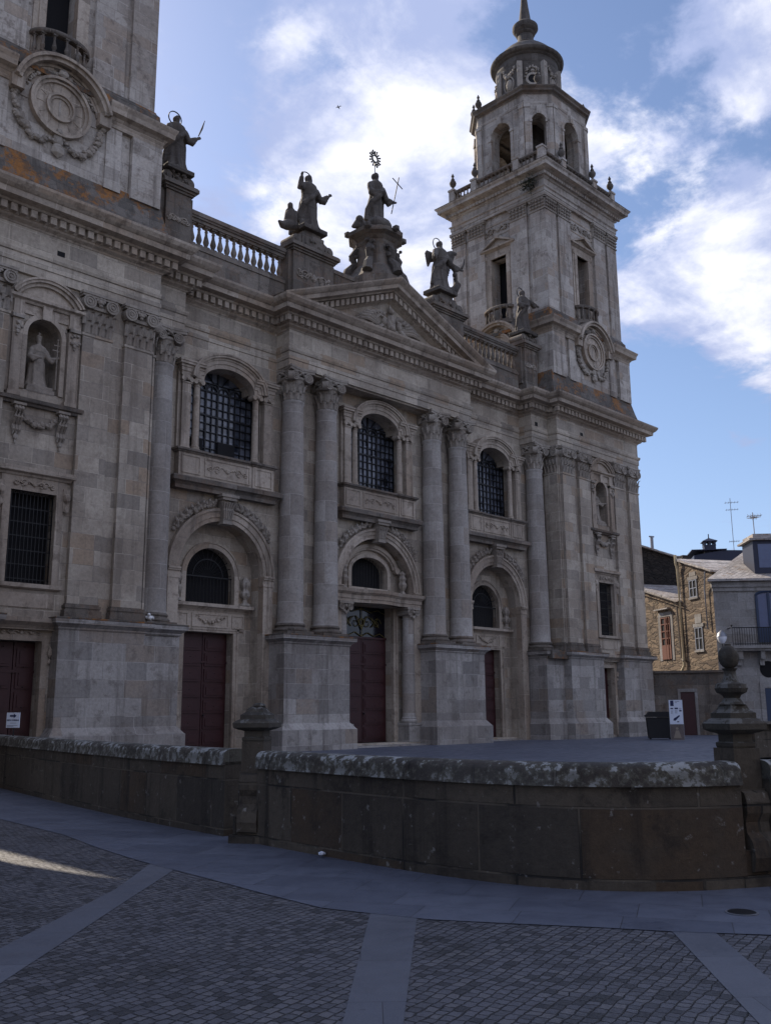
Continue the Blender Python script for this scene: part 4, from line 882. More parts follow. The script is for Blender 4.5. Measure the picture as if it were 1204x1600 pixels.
# --- upper towers: built once round the origin, then copied
def faces4(fn, ks=(0, 1, 2, 3)):
    """run a front-face builder on the four sides of a square tower"""
    m = M()
    for k in ks:
        mm = M(); fn(mm, k); mm.xf(Matrix.Rotation(R(-90*k), 4, 'Z'))
        me = bpy.data.meshes.new('t'); mm.b.to_mesh(me); mm.b.free(); m.b.from_mesh(me)
    return m
def faces_each(fn, name, mat, parent):
    o = None
    for k in range(4):
        mm = M(); fn(mm, k); mm.xf(Matrix.Rotation(R(-90*k), 4, 'Z')); mm.obj(name, mat, parent)
TY = 2.55                                        # tower axis; local front plane of the shaft is y = -3.15
def baluster_mesh(h, r):
    m = M(); m.box(-r*.95, r*.95, -r*.95, r*.95, 0, h*.08)
    m.lathe([(r*.75, h*.08), (r*.55, h*.14), (r*.8, h*.22), (r, h*.32), (r*.85, h*.42), (r*.5, h*.60), (r*.42, h*.72), (r*.6, h*.78), (r*.45, h*.83), (r*.7, h*.92)], (0, 0, 0), 12)
    m.box(-r*.95, r*.95, -r*.95, r*.95, h*.92, h); return m
def rect(hw, hd): return [(-hw, hd), (-hw, -hd), (hw, -hd), (hw, hd)]
def upper_tower(xt):
    st = M()
    st.sweep(rect(3.85, 3.5), [(-2, 16.30), (.05, 16.30), (.05, 16.75), (-.02, 17.0), (-.10, 17.35), (-.16, 17.62), (-.2, 17.78), (-2, 17.9)], closed=True)
    T = st.obj('tower', M_LICH, CAT, loc=(xt, TY, 0))
    # clock stage
    m = M(); m.box(-3.55, 3.55, -3.22, 3.22, 17.6, 20.1)
    def piers(mm, k):
        Y = -3.42 if k % 2 == 0 else -3.62; hw = 3.62 if k % 2 == 0 else 3.42
        for s_ in (-1, 1):
            a, b = sorted((s_*(hw-.004), s_*2.52)); mm.box(a, b, Y, -3.0, 17.6, 20.1); a, b = sorted((s_*2.14, s_*1.6)); mm.box(a, b, Y+.04, -3.0, 17.6, 20.1); mm.box(a-.02, b+.02, Y+.02, -3, 17.6, 17.9)
        mm.box(-2.14, 2.14, Y+.09, -3.0, 17.6, 20.1); mm.box(-2.5, 2.5, Y+.16, -3.0, 17.6, 20.1)
    me = faces4(piers); t = bpy.data.meshes.new('t'); me.b.to_mesh(t); me.b.free(); m.b.from_mesh(t)
    C = m.obj('clock_stage', M_TOWER, T)
    m = M(); CP = [(-.4, 19.78), (0, 19.78), (.02, 19.86), (.0, 19.90), (.05, 20.0), (.12, 20.08), (.28, 20.14), (.30, 20.30), (.36, 20.42), (.37, 20.48), (-.4, 20.56)]
    HX, HD = 3.62, 3.42
    for k in range(4):                           # the cornice is broken by the clock hood on every side
        mm = M(); hw, hd = (HX, HD) if k % 2 == 0 else (HD, HX)
        mm.sweep([(-hw, -1.52), (-hw, -hd), (-1.52, -hd)], CP)
        for o_, a, b in ((0, 1.22, 1.30), (.05, 1.30, 1.38), (.28, 1.38, 1.50), (.37, 1.50, 1.60)): mm.ring_y(0, 19.58, a, b, -hd-o_, -hd+.5, 12, 168, 34)
        for s_ in (-1, 1): mm.box(s_*1.42-.2, s_*1.42+.2, -hd-.2, -hd+.2, 19.55, 19.95)
        mm.xf(Matrix.Rotation(R(-90*k), 4, 'Z')); t = bpy.data.meshes.new('t'); mm.b.to_mesh(t); mm.b.free(); m.b.from_mesh(t)
    m.obj('clock_cornice', M_TRIM, C)
    def hood(mm, k):
        hd = HD if k % 2 == 0 else HX
        mm.prism_y([(-1.24, 19.5)]+list(reversed(arc(0, 19.58, 1.24, 1.24, 3, 177, 24)))+[(1.24, 19.5)], -hd+.06, -hd+.5)
    def hood2(mm, k): hood(mm, k)
    faces_each(hood2, 'clock_panel', M_TOWER, C)
    def dial(mm, k):
        hd = HD if k % 2 == 0 else HX; y = -hd+.08
        mm.ring_y(0, 19.6, .80, .90, y-.12, y+.1); mm.ring_y(0, 19.6, .90, .99, y-.19, y+.1); mm.ring_y(0, 19.6, .42, .80, y-.05, y+.1); mm.ring_y(0, 19.6, .32, .40, y-.09, y+.1); mm.ring_y(0, 19.6, .40, .47, y-.15, y+.1); mm.disc_y(0, 19.6, .35, y-.04, y+.1, 24)
        for i in range(12): a = R(30*i); mm.tube([(.52*math.cos(a), y-.055, 19.6+.52*math.sin(a)), (.74*math.cos(a), y-.055, 19.6+.74*math.sin(a))], .012, 4)
    faces_each(dial, 'clock_dial', M_TRIM, C)
    def swag(mm, k):
        hd = HD if k % 2 == 0 else HX; y = -hd+.02; rr = random.Random(5)
        for s_ in (-1, 1): mm.garland([(s_*1.42, y, 19.75), (s_*1.38, y, 19.2), (s_*1.2, y, 18.7), (s_*.85, y, 18.32), (s_*.5, y, 18.28), (s_*.22, y, 18.5)], .13, 26, rr)
        mm.tube([(0, y+.05, 18.3), (0, y+.05, 20.75)], .05, 5); mm.ball((0, y, 18.5), .2, 1, (1, .6, 1.3)); mm.ball((0, y-.04, 18.15), .26, 1, (.9, .5, 1.0)); mm.ball((0, y-.05, 18.75), .13, 1)
        mm.garland([(-1.08, y, 20.0), (-.95, y, 20.25), (-.6, y, 20.6), (0, y, 20.72), (.6, y, 20.6), (.95, y, 20.25), (1.08, y, 20.0)], .085, 34, rr); mm.ball((0, y-.1, 20.74), .16, 1, (1.2, .6, 1))
    faces_each(swag, 'carved_garland', M_CARVE, C)
    # shaft
    m = M(); m.sweep(rect(3.40, 3.15), [(-1, 20.46), (.34, 20.46), (.34, 20.62), (.16, 20.72), (.14, 21.02), (.06, 21.12), (.03, 21.2), (-1, 21.25)], closed=True); S = m.obj('shaft_plinth', M_LICH, T)
    def wall(mm, k):
        hw, hd = (3.40, 3.15) if k % 2 == 0 else (3.15, 3.40)
        slot = [(-.52, 21.1), (.52, 21.1), (.52, 25.05), (-.52, 25.05)]
        mm.plate([(-hw+.02, 20.5), (hw-.02, 20.5), (hw-.02, 28.0), (-hw+.02, 28.0)], [slot], -hd+.14, .7)
        for s_ in (-1, 1):
            a, b = sorted((s_*(hw-.004), s_*(hw-.95))); mm.box(a, b, -hd, -hd+.3, 20.6, 26.70); a, b = sorted((s_*(hw-1.17), s_*(hw-2.28))); mm.box(a, b, -hd+.0, -hd+.3, 20.6, 26.70)
        mm.box(-hw+.9, -hw+1.2, -hd+.10, -hd+.3, 20.6, 27.5); mm.box(hw-1.2, hw-.9, -hd+.10, -hd+.3, 20.6, 27.5)
    faces4(wall).obj('tower_shaft', M_TOWER, T)
    m = M(); m.box(-2.4, 2.4, -2.4, 2.4, 20.6, 28.0); m.obj('dark_interior', M_VOID, T)
    def caps(mm, k):
        hw, hd = (3.40, 3.15) if k % 2 == 0 else (3.15, 3.40); rr = random.Random(9)
        for s_ in (-1, 1):
            for a, b in ((hw-.003, hw-.95), (hw-1.17, hw-2.28)):
                a, b = sorted((s_*a, s_*b))
                mm.box(a-.04, b+.04, -hd-.04, -hd+.3, 26.66, 26.74); mm.box(a, b, -hd-.01, -hd+.3, 26.74, 27.3)
                for r_ in range(3):
                    for i in range(5): mm.ball((a+(i+.5)*(b-a)/5, -hd-.05-.02*r_, 26.86+r_*.17), .085, 1, (1, .7, .8))
                mm.box(a-.06, b+.06, -hd-.07, -hd+.3, 27.28, 27.36); mm.box(a-.10, b+.10, -hd-.11, -hd+.3, 27.36, 27.5)
        mm.scroll(-.95, .95, 26.68, -hd+.10, .5, rr, .045)
    faces4(caps).obj('shaft_capitals', M_CARVE, T)
    def frame(mm, k):
        hd = 3.15 if k % 2 == 0 else 3.40; Y = -hd+.14
        for s_ in (-1, 1):
            a, b = sorted((s_*.508, s_*.74)); mm.box(a, b, Y-.08, Y+.2, 21.1, 25.2); a, b = sorted((s_*.74, s_*.92)); mm.box(a, b, Y-.05, Y+.2, 21.1, 25.35); mm.ball((s_*.83, Y-.07, 25.2), .12, 1, (.8, .6, 1.5))
        mm.box(-.76, .76, Y-.085, Y+.2, 25.05, 25.24); mm.box(-.95, .95, Y-.06, Y+.2, 25.24, 25.5)
        mm.sweep([(-.98, Y+.2), (-.98, Y-.08), (.98, Y-.08), (.98, Y+.2)], [(-.1, 25.48), (0, 25.48), (.08, 25.54), (.16, 25.58), (.17, 25.66), (-.1, 25.68)])
        mm.prism_y([(-1.0, 25.66), (1.0, 25.66), (0, 26.12)], Y-.05, Y+.2)
        for s_ in (-1, 1): mm.prism_y([(s_*1.16, 25.66), (s_*1.0, 25.66), (0, 26.12), (0, 26.25)], Y-.24, Y+.2)
        mm.box(-1.1, -1.0, Y-.02, Y+.1, 26.3, 27.1); mm.box(1.0, 1.1, Y-.02, Y+.1, 26.3, 27.1); mm.box(-1.1, 1.1, Y-.02, Y+.1, 26.34, 26.4); mm.box(-1.1, 1.1, Y-.02, Y+.1, 27.0, 27.08)
    faces_each(frame, 'window_frame', M_TRIM, T)
    m = M(); m.sweep(rect(3.40, 3.15), [(-1, 27.5), (.02, 27.5), (.02, 27.66), (.05, 27.68), (.05, 27.84), (.12, 27.9), (.12, 27.95), (.0, 27.97), (0, 28.36), (.06, 28.40), (.10, 28.48), (.2, 28.52), (.22, 28.66), (.34, 28.7), (.56, 28.76), (.58, 28.92), (.66, 29.0), (.68, 29.06), (-1, 29.14)], closed=True)
    m.dentils(rect(3.40, 3.15), .10, .24, 28.48, 28.64, .22, .13, closed=True)
    m.obj('shaft_cornice', M_TOWER, T)
    m = M(); m.sweep(rect(3.40, 3.15), [(.4, 29.02), (.66, 29.03), (.70, 29.07), (.62, 29.12), (.2, 29.16), (-.6, 29.17)], closed=True); m.obj('cornice_weathering', M_DARK, T)
    # balconies over the clock
    for k in (0, 1, 2, 3):
        rot = Matrix.Rotation(R(-90*k), 4, 'Z'); hd = 3.15 if k % 2 == 0 else 3.40
        arcp = lambda r, n=16: [(r*1.0*math.cos(PI+PI*i/n), -hd+.12-.0+r*.62*math.sin(PI*i/n)*-1) for i in range(n+1)]
        m = M(); m.prism_z(arcp(.98), 21.05, 21.18); m.prism_z(arcp(.9), 20.94, 21.06); m.prism_z(arcp(.7), 20.80, 20.95); m.prism_z(arcp(.45), 20.62, 20.82); m.xf(rot); B = m.obj('balcony', M_DARK, T)
        m = M(); m.sweep(arcp(.93), [(-.16, 21.90), (.03, 21.90), (.06, 21.94), (.06, 22.02), (.02, 22.06), (-.16, 22.06), (-.16, 21.90)]); m.sweep(arcp(.93), [(-.14, 21.17), (.02, 21.17), (.02, 21.26), (-.14, 21.26), (-.14, 21.17)]); m.xf(rot); m.obj('balcony_rail', M_DARK, B)
        b0 = None
        for i in range(7):
            p = Vector((*[arcp(.87, 14)[1+2*i][q] for q in (0, 1)], 21.25)); p = rot @ p
            if b0 is None: b0 = baluster_mesh(.66, .075).obj('baluster', M_DARK, B, smooth=True); b0.location = p
            else: c = copy_tree(b0, B, p)
    # balustrade round the top of the shaft
    bx, bd = 3.32, 3.06
    m = M(); Pq = rect(bx, bd); m.sweep(Pq, [(-.16, 29.14), (.10, 29.14), (.10, 29.32), (.07, 29.34), (-.16, 29.34), (-.16, 29.14)], closed=True); m.sweep(Pq, [(-.15, 29.98), (.07, 29.98), (.11, 30.02), (.11, 30.10), (-.18, 30.12), (-.15, 29.98)], closed=True)
    B = m.obj('balustrade', M_DARK, T); posts = []
    for sx in (-1, 1):
        for sy in (-1, 1): posts.append((sx*bx, sy*bd, 1))
    for s_ in (-1, 1):
        for t in (-1, 1): posts += [(s_*1.5, t*bd, 0), (t*bx, s_*1.45, 0)]
    for x, y, c in posts: m = M(); m.box(x-.18, x+.16, y-.17, y+.17, 29.13, 30.14); m.box(x-.22, x+.2, y-.21, y+.21, 30.13, 30.24); m.box(x-.2, x+.18, y-.19, y+.19, 29.12, 29.36); m.obj('balustrade_post', M_TOWER, B)
    b0 = None
    for k in range(4):
        hw, hd = (bx, bd) if k % 2 == 0 else (bd, bx); rot = Matrix.Rotation(R(-90*k), 4, 'Z'); pp = 1.5 if k % 2 == 0 else 1.45
        for lo, hi, n in ((-hw+.2, -pp-.2, 5), (-pp+.2, pp-.2, 9), (pp+.2, hw-.2, 5)):
            for i in range(n):
                p = rot @ Vector((lo+(hi-lo)*(i+.5)/n, -hd+.02, 29.33))
                if b0 is None: b0 = baluster_mesh(.67, .085).obj('baluster', M_DARK, B, smooth=True); b0.location = p
                else: copy_tree(b0, B, p)
    u0 = None
    for x, y, c in posts:
        if (x, y) in ((-bx, -bd), (-bx, -1.45)): continue
        if u0 is None:
            m = M(); m.lathe([(.15, 0), (.15, .06), (.07, .12), (.06, .2), (.17, .34), (.20, .46), (.17, .56), (.08, .62), (.12, .68), (.07, .76), (.05, .84), (.09, .90), (.06, .98), (.015, 1.08)], (0, 0, 0), 16); u0 = m.obj('urn', M_STAT, T, smooth=True); u0.location = (x, y, 30.23)
        else: copy_tree(u0, T, (x, y, 30.23))
    # belfry, chamfered square with an arch on each face
    H, K = 2.72, 1.62; oct_ = [(-K, -H), (K, -H), (H, -K), (H, K), (K, H), (-K, H), (-H, K), (-H, -K)]
    m = M()
    for i in range(8):
        a, b = Vector(oct_[i]), Vector(oct_[(i+1) % 8]); L = (b-a).length; mm = M(); wide = i % 2 == 0; hw = .68 if wide else .40; zs = 32.6 if wide else 32.75
        hole = [(-hw, 29.6), (hw, 29.6)]+arc(0, zs, hw, hw, 0, 180, 16)
        mm.plate([(-L/2, 29.1), (L/2, 29.1), (L/2, 33.74), (-L/2, 33.74)], [hole], 0, .7)
        mm.ring_y(0, zs, hw-.012, hw+.16, -.06, .1, 0, 180, 20)
        for s_ in (-1, 1):
            p, q_ = sorted((s_*(hw-.012), s_*(hw+.16))); mm.box(p, q_, -.05, .1, 29.6, zs); mm.box(p-.03, q_+.03, -.09, .1, zs-.12, zs)
            p, q_ = sorted((s_*L/2, s_*(L/2-.30))); mm.box(p, q_, -.09, .1, 29.1, 33.5); mm.box(p-.02, q_+.02, -.13, .1, 33.5, 33.70)
        mm.box(-.13, .13, -.16, .1, zs+hw-.05, zs+hw+.42)
        mid = (a+b)/2; ang = math.atan2(b.y-a.y, b.x-a.x)
        mm.xf(Matrix.Translation((mid.x, mid.y, 0)) @ Matrix.Rotation(ang, 4, 'Z')); t = bpy.data.meshes.new('t'); mm.b.to_mesh(t); mm.b.free(); m.b.from_mesh(t)
    m.prism_z([(x*.97, y*.97) for x, y in oct_], 33.9, 34.1)
    BF = m.obj('belfry', M_TOWER, T)
    m = M(); m.prism_z([(x*.74, y*.74) for x, y in oct_], 29.1, 29.5); m.prism_z([(x*.3, y*.3) for x, y in oct_], 29.1, 34); m.obj('dark_core', M_STAT, BF)
    m = M(); m.sweep(oct_, [(-1, 33.74), (.02, 33.74), (.04, 33.86), (0, 33.9), (0, 34.30), (.04, 34.34), (-1, 34.36)], closed=True); m.obj('belfry_frieze', M_TOWER, BF)
    m = M(); m.sweep(oct_, [(-1, 34.34), (.05, 34.34), (.08, 34.42), (.20, 34.48), (.22, 34.58), (.31, 34.68), (.32, 34.74), (-1, 34.9)], closed=True); m.obj('belfry_cornice', M_DARK, BF)
    for x, y in ((-2.25, -2.25), (2.25, -2.25), (2.25, 2.25), (-2.25, 2.25), (-2.75, 1.5), (2.75, -1.5)):
        copy_tree(u0, T, (x, y, 34.78))
    # round drum, cap, lantern and spire
    m = M(); m.lathe([(2.0, 34.7), (2.0, 35.2), (1.86, 35.3), (1.80, 35.55), (1.78, 37.35), (1.82, 37.5), (1.84, 37.6), (1.80, 37.7), (1.80, 37.95)], seg=48); D_ = m.obj('drum', M_STAT, BF, smooth=True)
    m = M(); v = M()
    for i in range(8):
        mm = M(); vv = M(); rr = random.Random(i)
        mm.box(-.86, -.56, -1.80, -1.4, 35.5, 37.4); mm.ball((-.71, -1.72, 37.1), .17, 1, (1, .8, 1.2)); mm.ball((-.71, -1.74, 36.8), .12, 1, (.9, .8, 1.5))
        if i % 2 == 0:
            mm.ring_y(0, 36.2, .27, .40, -1.88, -1.6, n=18); vv.disc_y(0, 36.2, .27, -1.835, -1.6)
            mm.ball((0, -1.84, 36.72), .13); mm.garland([(-.42, -1.78, 36.4), (-.3, -1.8, 36.85), (0, -1.82, 37.0), (.3, -1.8, 36.85), (.42, -1.78, 36.4)], .10, 11, rr)
        else:
            mm.garland([(-.4, -1.76, 37.2), (-.2, -1.8, 36.8), (0, -1.82, 36.7), (.2, -1.8, 36.8), (.4, -1.76, 37.2)], .12, 12, rr); mm.ball((0, -1.76, 36.2), .30, 2, (.8, .4, 1.3)); mm.ring_y(0, 36.2, .30, .36, -1.82, -1.6, n=18, rz0=.46, rz1=.54)
        for w_, dst in ((mm, m), (vv, v)):
            w_.xf(Matrix.Rotation(R(i*45+45), 4, 'Z')); t = bpy.data.meshes.new('t'); w_.b.to_mesh(t); w_.b.free(); dst.b.from_mesh(t)
    m.obj('drum_carving', M_CARVE, D_); v.obj('drum_openings', M_VOID, D_)
    m = M(); m.lathe([(1.78, 37.88), (1.88, 37.93), (1.92, 38.0), (2.05, 38.04), (2.12, 38.14), (2.14, 38.22), (2.08, 38.28), (1.90, 38.34), (1.86, 38.46), (1.70, 38.64), (1.64, 38.72), (1.50, 38.93), (1.20, 39.18), (1.14, 39.26), (.88, 39.38), (.62, 39.50), (.52, 39.70), (.56, 39.78), (.49, 39.88), (.46, 40.32), (.55, 40.40), (.58, 40.46), (.54, 40.52), (.66, 40.62), (.76, 40.78), (.75, 40.94), (.60, 41.10), (.42, 41.19), (.36, 41.34), (.31, 41.75), (.24, 42.3), (.17, 43.0), (.10, 43.7), (.05, 44.3)], seg=40, fn=lambda a, z: 1+.012*math.sin(a*8)*(38.4 < z < 39.3))
    m.ball((0, 0, 44.4), .12, 2); m.obj('dome_and_spire', M_STAT, D_, smooth=True)
    return T
TW = upper_tower(14.75); copy_tree(TW, CAT, (-14.75, TY, 0))
# --- roof balustrades and statue pedestals
def roof_balustrade(x0, x1, y=.28):
    m = M(); m.box(x0, x1, y-.17, y+.22, 16.28, 17.30); m.box(x0, x1, y-.21, y+.24, 17.28, 17.40); m.box(x0, x1, y-.14, y+.14, 17.40, 17.52); B = m.obj('roof_parapet', M_DARK, CAT)
    m = M(); m.box(x0, x1, y-.15, y+.15, 18.36, 18.48); m.box(x0, x1, y-.20, y+.20, 18.48, 18.56); m.box(x0, x1, y-.24, y+.24, 18.56, 18.68); m.box(x0, x1, y-.2, y+.2, 18.68, 18.74); m.obj('handrail', M_DARK, B)
    n = int((x1-x0)/.30); b0 = None
    for i in range(n):
        p = (x0+(x1-x0)*(i+.5)/n, y, 17.5)
        if b0 is None: b0 = baluster_mesh(.87, .115).obj('baluster', M_DARK, B, smooth=True); b0.location = p
        else: copy_tree(b0, B, p)
roof_balustrade(-9.3, -5.05); roof_balustrade(5.05, 9.5); 
m = M(); m.box(-2.5, 2.5, .1, .5, 17.4, 18.6); m.box(-3.0, 3.0, .06, .55, 18.55, 18.72); m.obj('ridge_parapet', M_DARK, CAT)
def roof_pedestal(x, w, top, z0=16.28, y=.25, scrolls=True):
    m = M(); m.box(x-w-.12, x+w+.12, y-.55, y+.5, z0, z0+.5); m.box(x-w-.05, x+w+.05, y-.48, y+.45, z0+.5, z0+.62); m.box(x-w, x+w, y-.42, y+.4, z0+.6, top-.32)
    for s_ in (-1, 1): a, b = sorted((x+s_*w, x+s_*(w+.14))); m.box(a, b, y-.3, y+.3, z0+.6, top-.32)
    for o_, a, b in ((.06, top-.34, top-.26), (.12, top-.26, top-.18), (.20, top-.18, top-.05), (.16, top-.05, top)): m.box(x-w-o_, x+w+o_, y-.42-o_, y+.4+o_, a, b)
    P = m.obj('statue_pedestal', M_DARK, CAT)
    m = M(); m.scroll(x-w*.8, x+w*.8, (z0+top)/2+.15, y-.44, min(.5, w*.7), RND, .035); m.obj('carved_panel', M_CARVE, P)
    return P
roof_pedestal(-10.0, .50, 19.3); roof_pedestal(-3.85, 1.02, 19.02); roof_pedestal(4.1, 1.02, 19.02); roof_pedestal(10.2, .50, 19.05)
m = M(); x, y = 0, .3
m.lathe([(1.35, 18.4), (1.35, 18.9), (1.2, 19.1), (1.02, 19.4), (.86, 19.6), (.80, 20.5), (.84, 20.6), (.84, 20.7), (1.0, 20.85), (1.22, 20.95), (1.25, 21.1), (.9, 21.22), (.7, 21.4)], (x, y, 0), 8, PI/8)
p = m.obj('statue_pedestal', M_DARK, CAT)
m = M()
for a in (-150, -90, -30, 30, 90, 150):
    ca, sa = math.cos(R(a)), math.sin(R(a))
    m.tube([(x+.8*ca, y+.8*sa, 20.45), (x+1.02*ca, y+1.02*sa, 20.1), (x+.92*ca, y+.92*sa, 19.75), (x+1.2*ca, y+1.2*sa, 19.4), (x+1.3*ca, y+1.3*sa, 19.05)], [.14, .17, .15, .2, .22], 8)
    for k in range(5): m.ball((x+(.86+RND.uniform(0, .1))*ca+RND.uniform(-.25, .25)*sa, y+(.86+RND.uniform(0, .1))*sa-RND.uniform(-.25, .25)*ca, 20.2+RND.uniform(-.25, .45)), RND.uniform(.08, .14))
    m.ball((x+1.22*ca, y+1.22*sa, 21.1), .17, 1)
m.obj('carved_brackets', M_STAT, p)
#@@STATUES
# ------------------------------------------------------------------ statues
def remeshed(mm, voxel):
    bmesh.ops.recalc_face_normals(mm.b, faces=mm.b.faces)
    me = bpy.data.meshes.new('t'); mm.b.to_mesh(me); mm.b.free()
    o = bpy.data.objects.new('t', me); COL.objects.link(o)
    md = o.modifiers.new('r', 'REMESH'); md.mode = 'VOXEL'; md.voxel_size = voxel
    dg = bpy.context.evaluated_depsgraph_get(); new = bpy.data.meshes.new_from_object(o.evaluated_get(dg))
    bpy.data.objects.remove(o); return new
def figure(name, loc, h, label, arms=(), wide=1.10, mitre=False, wings=False, block=True, rz=0, lean=0., seed=1, mat=None, group=None, cloak=True, lump=None):
    """robed stone figure facing -Y; arms are lists of joints shoulder > elbow > wrist in units of its height"""
    rr = random.Random(seed); m = M(); ph = rr.uniform(0, 6)
    prof = [(0, .20, .155), (.04, .195, .15), (.14, .165, .135), (.26, .148, .125), (.38, .142, .118), (.48, .138, .112), (.57, .112, .095), (.64, .112, .098), (.71, .130, .105), (.77, .142, .10), (.805, .128, .085), (.83, .075, .062), (.85, .040, .042), (.875, .036, .04)]
    seg = 44; rows = []
    for f, rx, ry in prof:
        row = []
        for i in range(seg):
            a = 2*PI*i/seg; amp = .16*max(0, 1-f/.62)+.03
            k = 1+amp*(.6*math.sin(7*a+ph+2.2*f)+.4*math.sin(12*a-ph*1.7+4*f)) if f < .8 else 1
            row.append(m.b.verts.new((h*(wide*rx*k*math.cos(a)+lean*f*f), h*(ry*k*math.sin(a)+.02*math.sin(f*5)), h*f)))
        rows.append(row)
    for A, B in zip(rows, rows[1:]):
        for i in range(seg): j = (i+1) % seg; m.b.faces.new((A[i], A[j], B[j], B[i]))
    m.b.faces.new(list(reversed(rows[0]))); m.b.faces.new(rows[-1])
    lx = lean*h*.85
    m.ball((lx, -.012*h, .925*h), .058*h, 2, (.82, .95, 1.22)); m.ball((lx, .02*h, .935*h), .058*h, 2, (.95, .95, 1.0)); m.ball((lx, -.066*h, .917*h), .012*h, 1, (.8, 1.1, 1.6))
    m.ball((lx, -.042*h, .877*h), .030*h, 1, (.9, .9, 1.3))
    for s_ in (-1, 1): m.ball((lx+s_*.02*h, -.055*h, .93*h), .009*h, 1)
    if mitre: m.tube([(lx, 0, .965*h), (lx, -.005*h, 1.01*h), (lx, -.005*h, 1.07*h), (lx, 0, 1.10*h)], [.056*h, .064*h, .04*h, .008*h], 10)
    for s_, pts in arms:
        P = [Vector(p)*h for p in pts]; P = [p+Vector((lean*h*.6, 0, 0)) for p in P]
        m.tube([P[0], P[0].lerp(P[1], .5), P[1], P[1].lerp(P[2], .5), P[2]], [.058*h, .056*h, .055*h, .047*h, .036*h], 10)
        m.tube([P[1]+Vector((0, 0, -.01*h)), P[1].lerp(P[2], .45)+Vector((0, 0, -.055*h)), P[1].lerp(P[2], .8)+Vector((0, 0, -.03*h))], [.04*h, .05*h, .03*h], 8)
        d = (P[2]-P[1]).normalized(); m.ball(P[2]+d*.03*h, .027*h, 1, (1, .8, 1.1))
        sidev = d.cross(Vector((0, 1, 0))); sidev = sidev.normalized() if sidev.length > .1 else Vector((1, 0, 0))
        for q in (-1.2, -.4, .4, 1.2): m.tube([P[2]+d*.04*h+sidev*q*.012*h, P[2]+d*(.078-.006*abs(q))*h+sidev*q*.016*h+Vector((0, -.008*h, 0))], [.0115*h, .009*h], 5)
        m.tube([P[2]+d*.015*h, P[2]+d*.04*h+sidev*.035*h], [.011*h, .009*h], 5)
    if cloak:
        m.tube([(.14*h, -.02*h, .77*h), (.08*h, -.11*h, .66*h), (-.05*h, -.125*h, .52*h), (-.14*h, -.06*h, .42*h), (-.17*h, 0, .30*h), (-.17*h, .03*h, .12*h)], [.03*h, .035*h, .045*h, .05*h, .045*h, .05*h], 8)
        m.tube([(.13*h, .04*h, .76*h), (.16*h, .05*h, .5*h), (.17*h, .06*h, .25*h), (.19*h, .05*h, .05*h)], [.05*h, .06*h, .06*h, .07*h], 8)
    for s_ in (-1, 1): m.ball((s_*.07*h, -.16*h, .02*h), .035*h, 1, (.8, 1.5, .7))
    if block: m.box(-.24*h, .24*h, -.20*h, .20*h, -.06*h, .015*h)
    if lump: lump(m, h)
    me = remeshed(m, h/72); me.polygons.foreach_set('use_smooth', [True]*len(me.polygons)); me.materials.append(mat or M_STAT)
    o = bpy.data.objects.new(name, me); COL.objects.link(o); o.location = loc; o.rotation_euler.z = rz
    return tag(o, label, 'statue', group)
def halo(st, h, r=.115, z=.95, x=0): m = M(); m.ring_y(x, z*h, r*h-.018, r*h+.012, -.016, .016, n=30); m.xf(Matrix.Translation((0, .05*h, 0))); m.obj('halo', M_IRON, st)
ROOF = 'statues along the roofline'
def plinth_scroll(x, w, z0, z1, y=.25):
    m = M(); m.box(x-w*.55, x+w*.55, y-.38, y+.38, z0-.02, z1-.25); m.box(x-w*.42, x+w*.42, y-.33, y+.33, z1-.27, z1)
    for s_ in (-1, 1):
        m.prism_y([(x+s_*w*.5, z0), (x+s_*w, z0), (x+s_*w*1.02, z0+.28), (x+s_*w*.8, z0+.42), (x+s_*w*.62, z0+.5), (x+s_*w*.5, z1-.3)], y-.33, y+.33); m.disc_y(x+s_*w*.84, z0+.22, .20, y-.38, y+.38); m.disc_y(x+s_*w*.84, z0+.22, .09, y-.42, y+.42)
    for k in range(8): m.ball((x+RND.uniform(-w*.5, w*.5), y-.38, z0+RND.uniform(.1, .5)), RND.uniform(.06, .12))
    m.obj('statue_plinth', M_DARK, CAT)
plinth_scroll(-10.0, .52, 19.28, 19.82)
s1 = figure('saint_statue', (-10.02, .15, 19.86), 2.25, 'haloed saint statue holding up a thin quill beside the left tower on the roofline', [(1, [(.13, -.02, .75), (.20, -.06, .60), (.30, -.12, .66)]), (-1, [(-.13, -.02, .75), (-.19, -.08, .58), (-.05, -.15, .56)])], seed=2, group=ROOF)
halo(s1, 2.3); m = M(); m.tube([(.71, -.33, 1.6), (.83, -.35, 1.94), (.93, -.36, 2.3)], [.02, .035, .012], 6); m.obj('quill', M_STAT, s1)
plinth_scroll(-3.85, 1.0, 19.0, 19.88)
def beast(m, h):
    m.ball((-.36*h, -.02*h, .10*h), .11*h, 2, (.9, .9, 1.5)); m.tube([(-.30*h, 0, .02*h), (-.46*h, -.03*h, -.06*h), (-.56*h, -.05*h, -.10*h), (-.64*h, -.05*h, -.06*h)], [.10*h, .085*h, .06*h, .015*h], 9); m.ball((-.40*h, -.04*h, .28*h), .06*h, 1, (.9, .9, 1.2)); m.tube([(-.24*h, 0, .22*h), (-.38*h, .02*h, .20*h), (-.46*h, 0, .02*h)], [.05*h, .07*h, .03*h], 8)
s2 = figure('saint_statue', (-3.85, .2, 19.92), 2.5, 'haloed saint statue with both arms spread and a beast at its feet', [(1, [(.13, -.02, .75), (.22, -.05, .60), (.33, -.10, .70)]), (-1, [(-.13, -.02, .75), (-.22, -.06, .66), (-.24, -.12, .82)])], seed=4, group=ROOF, lump=beast)
halo(s2, 2.5)
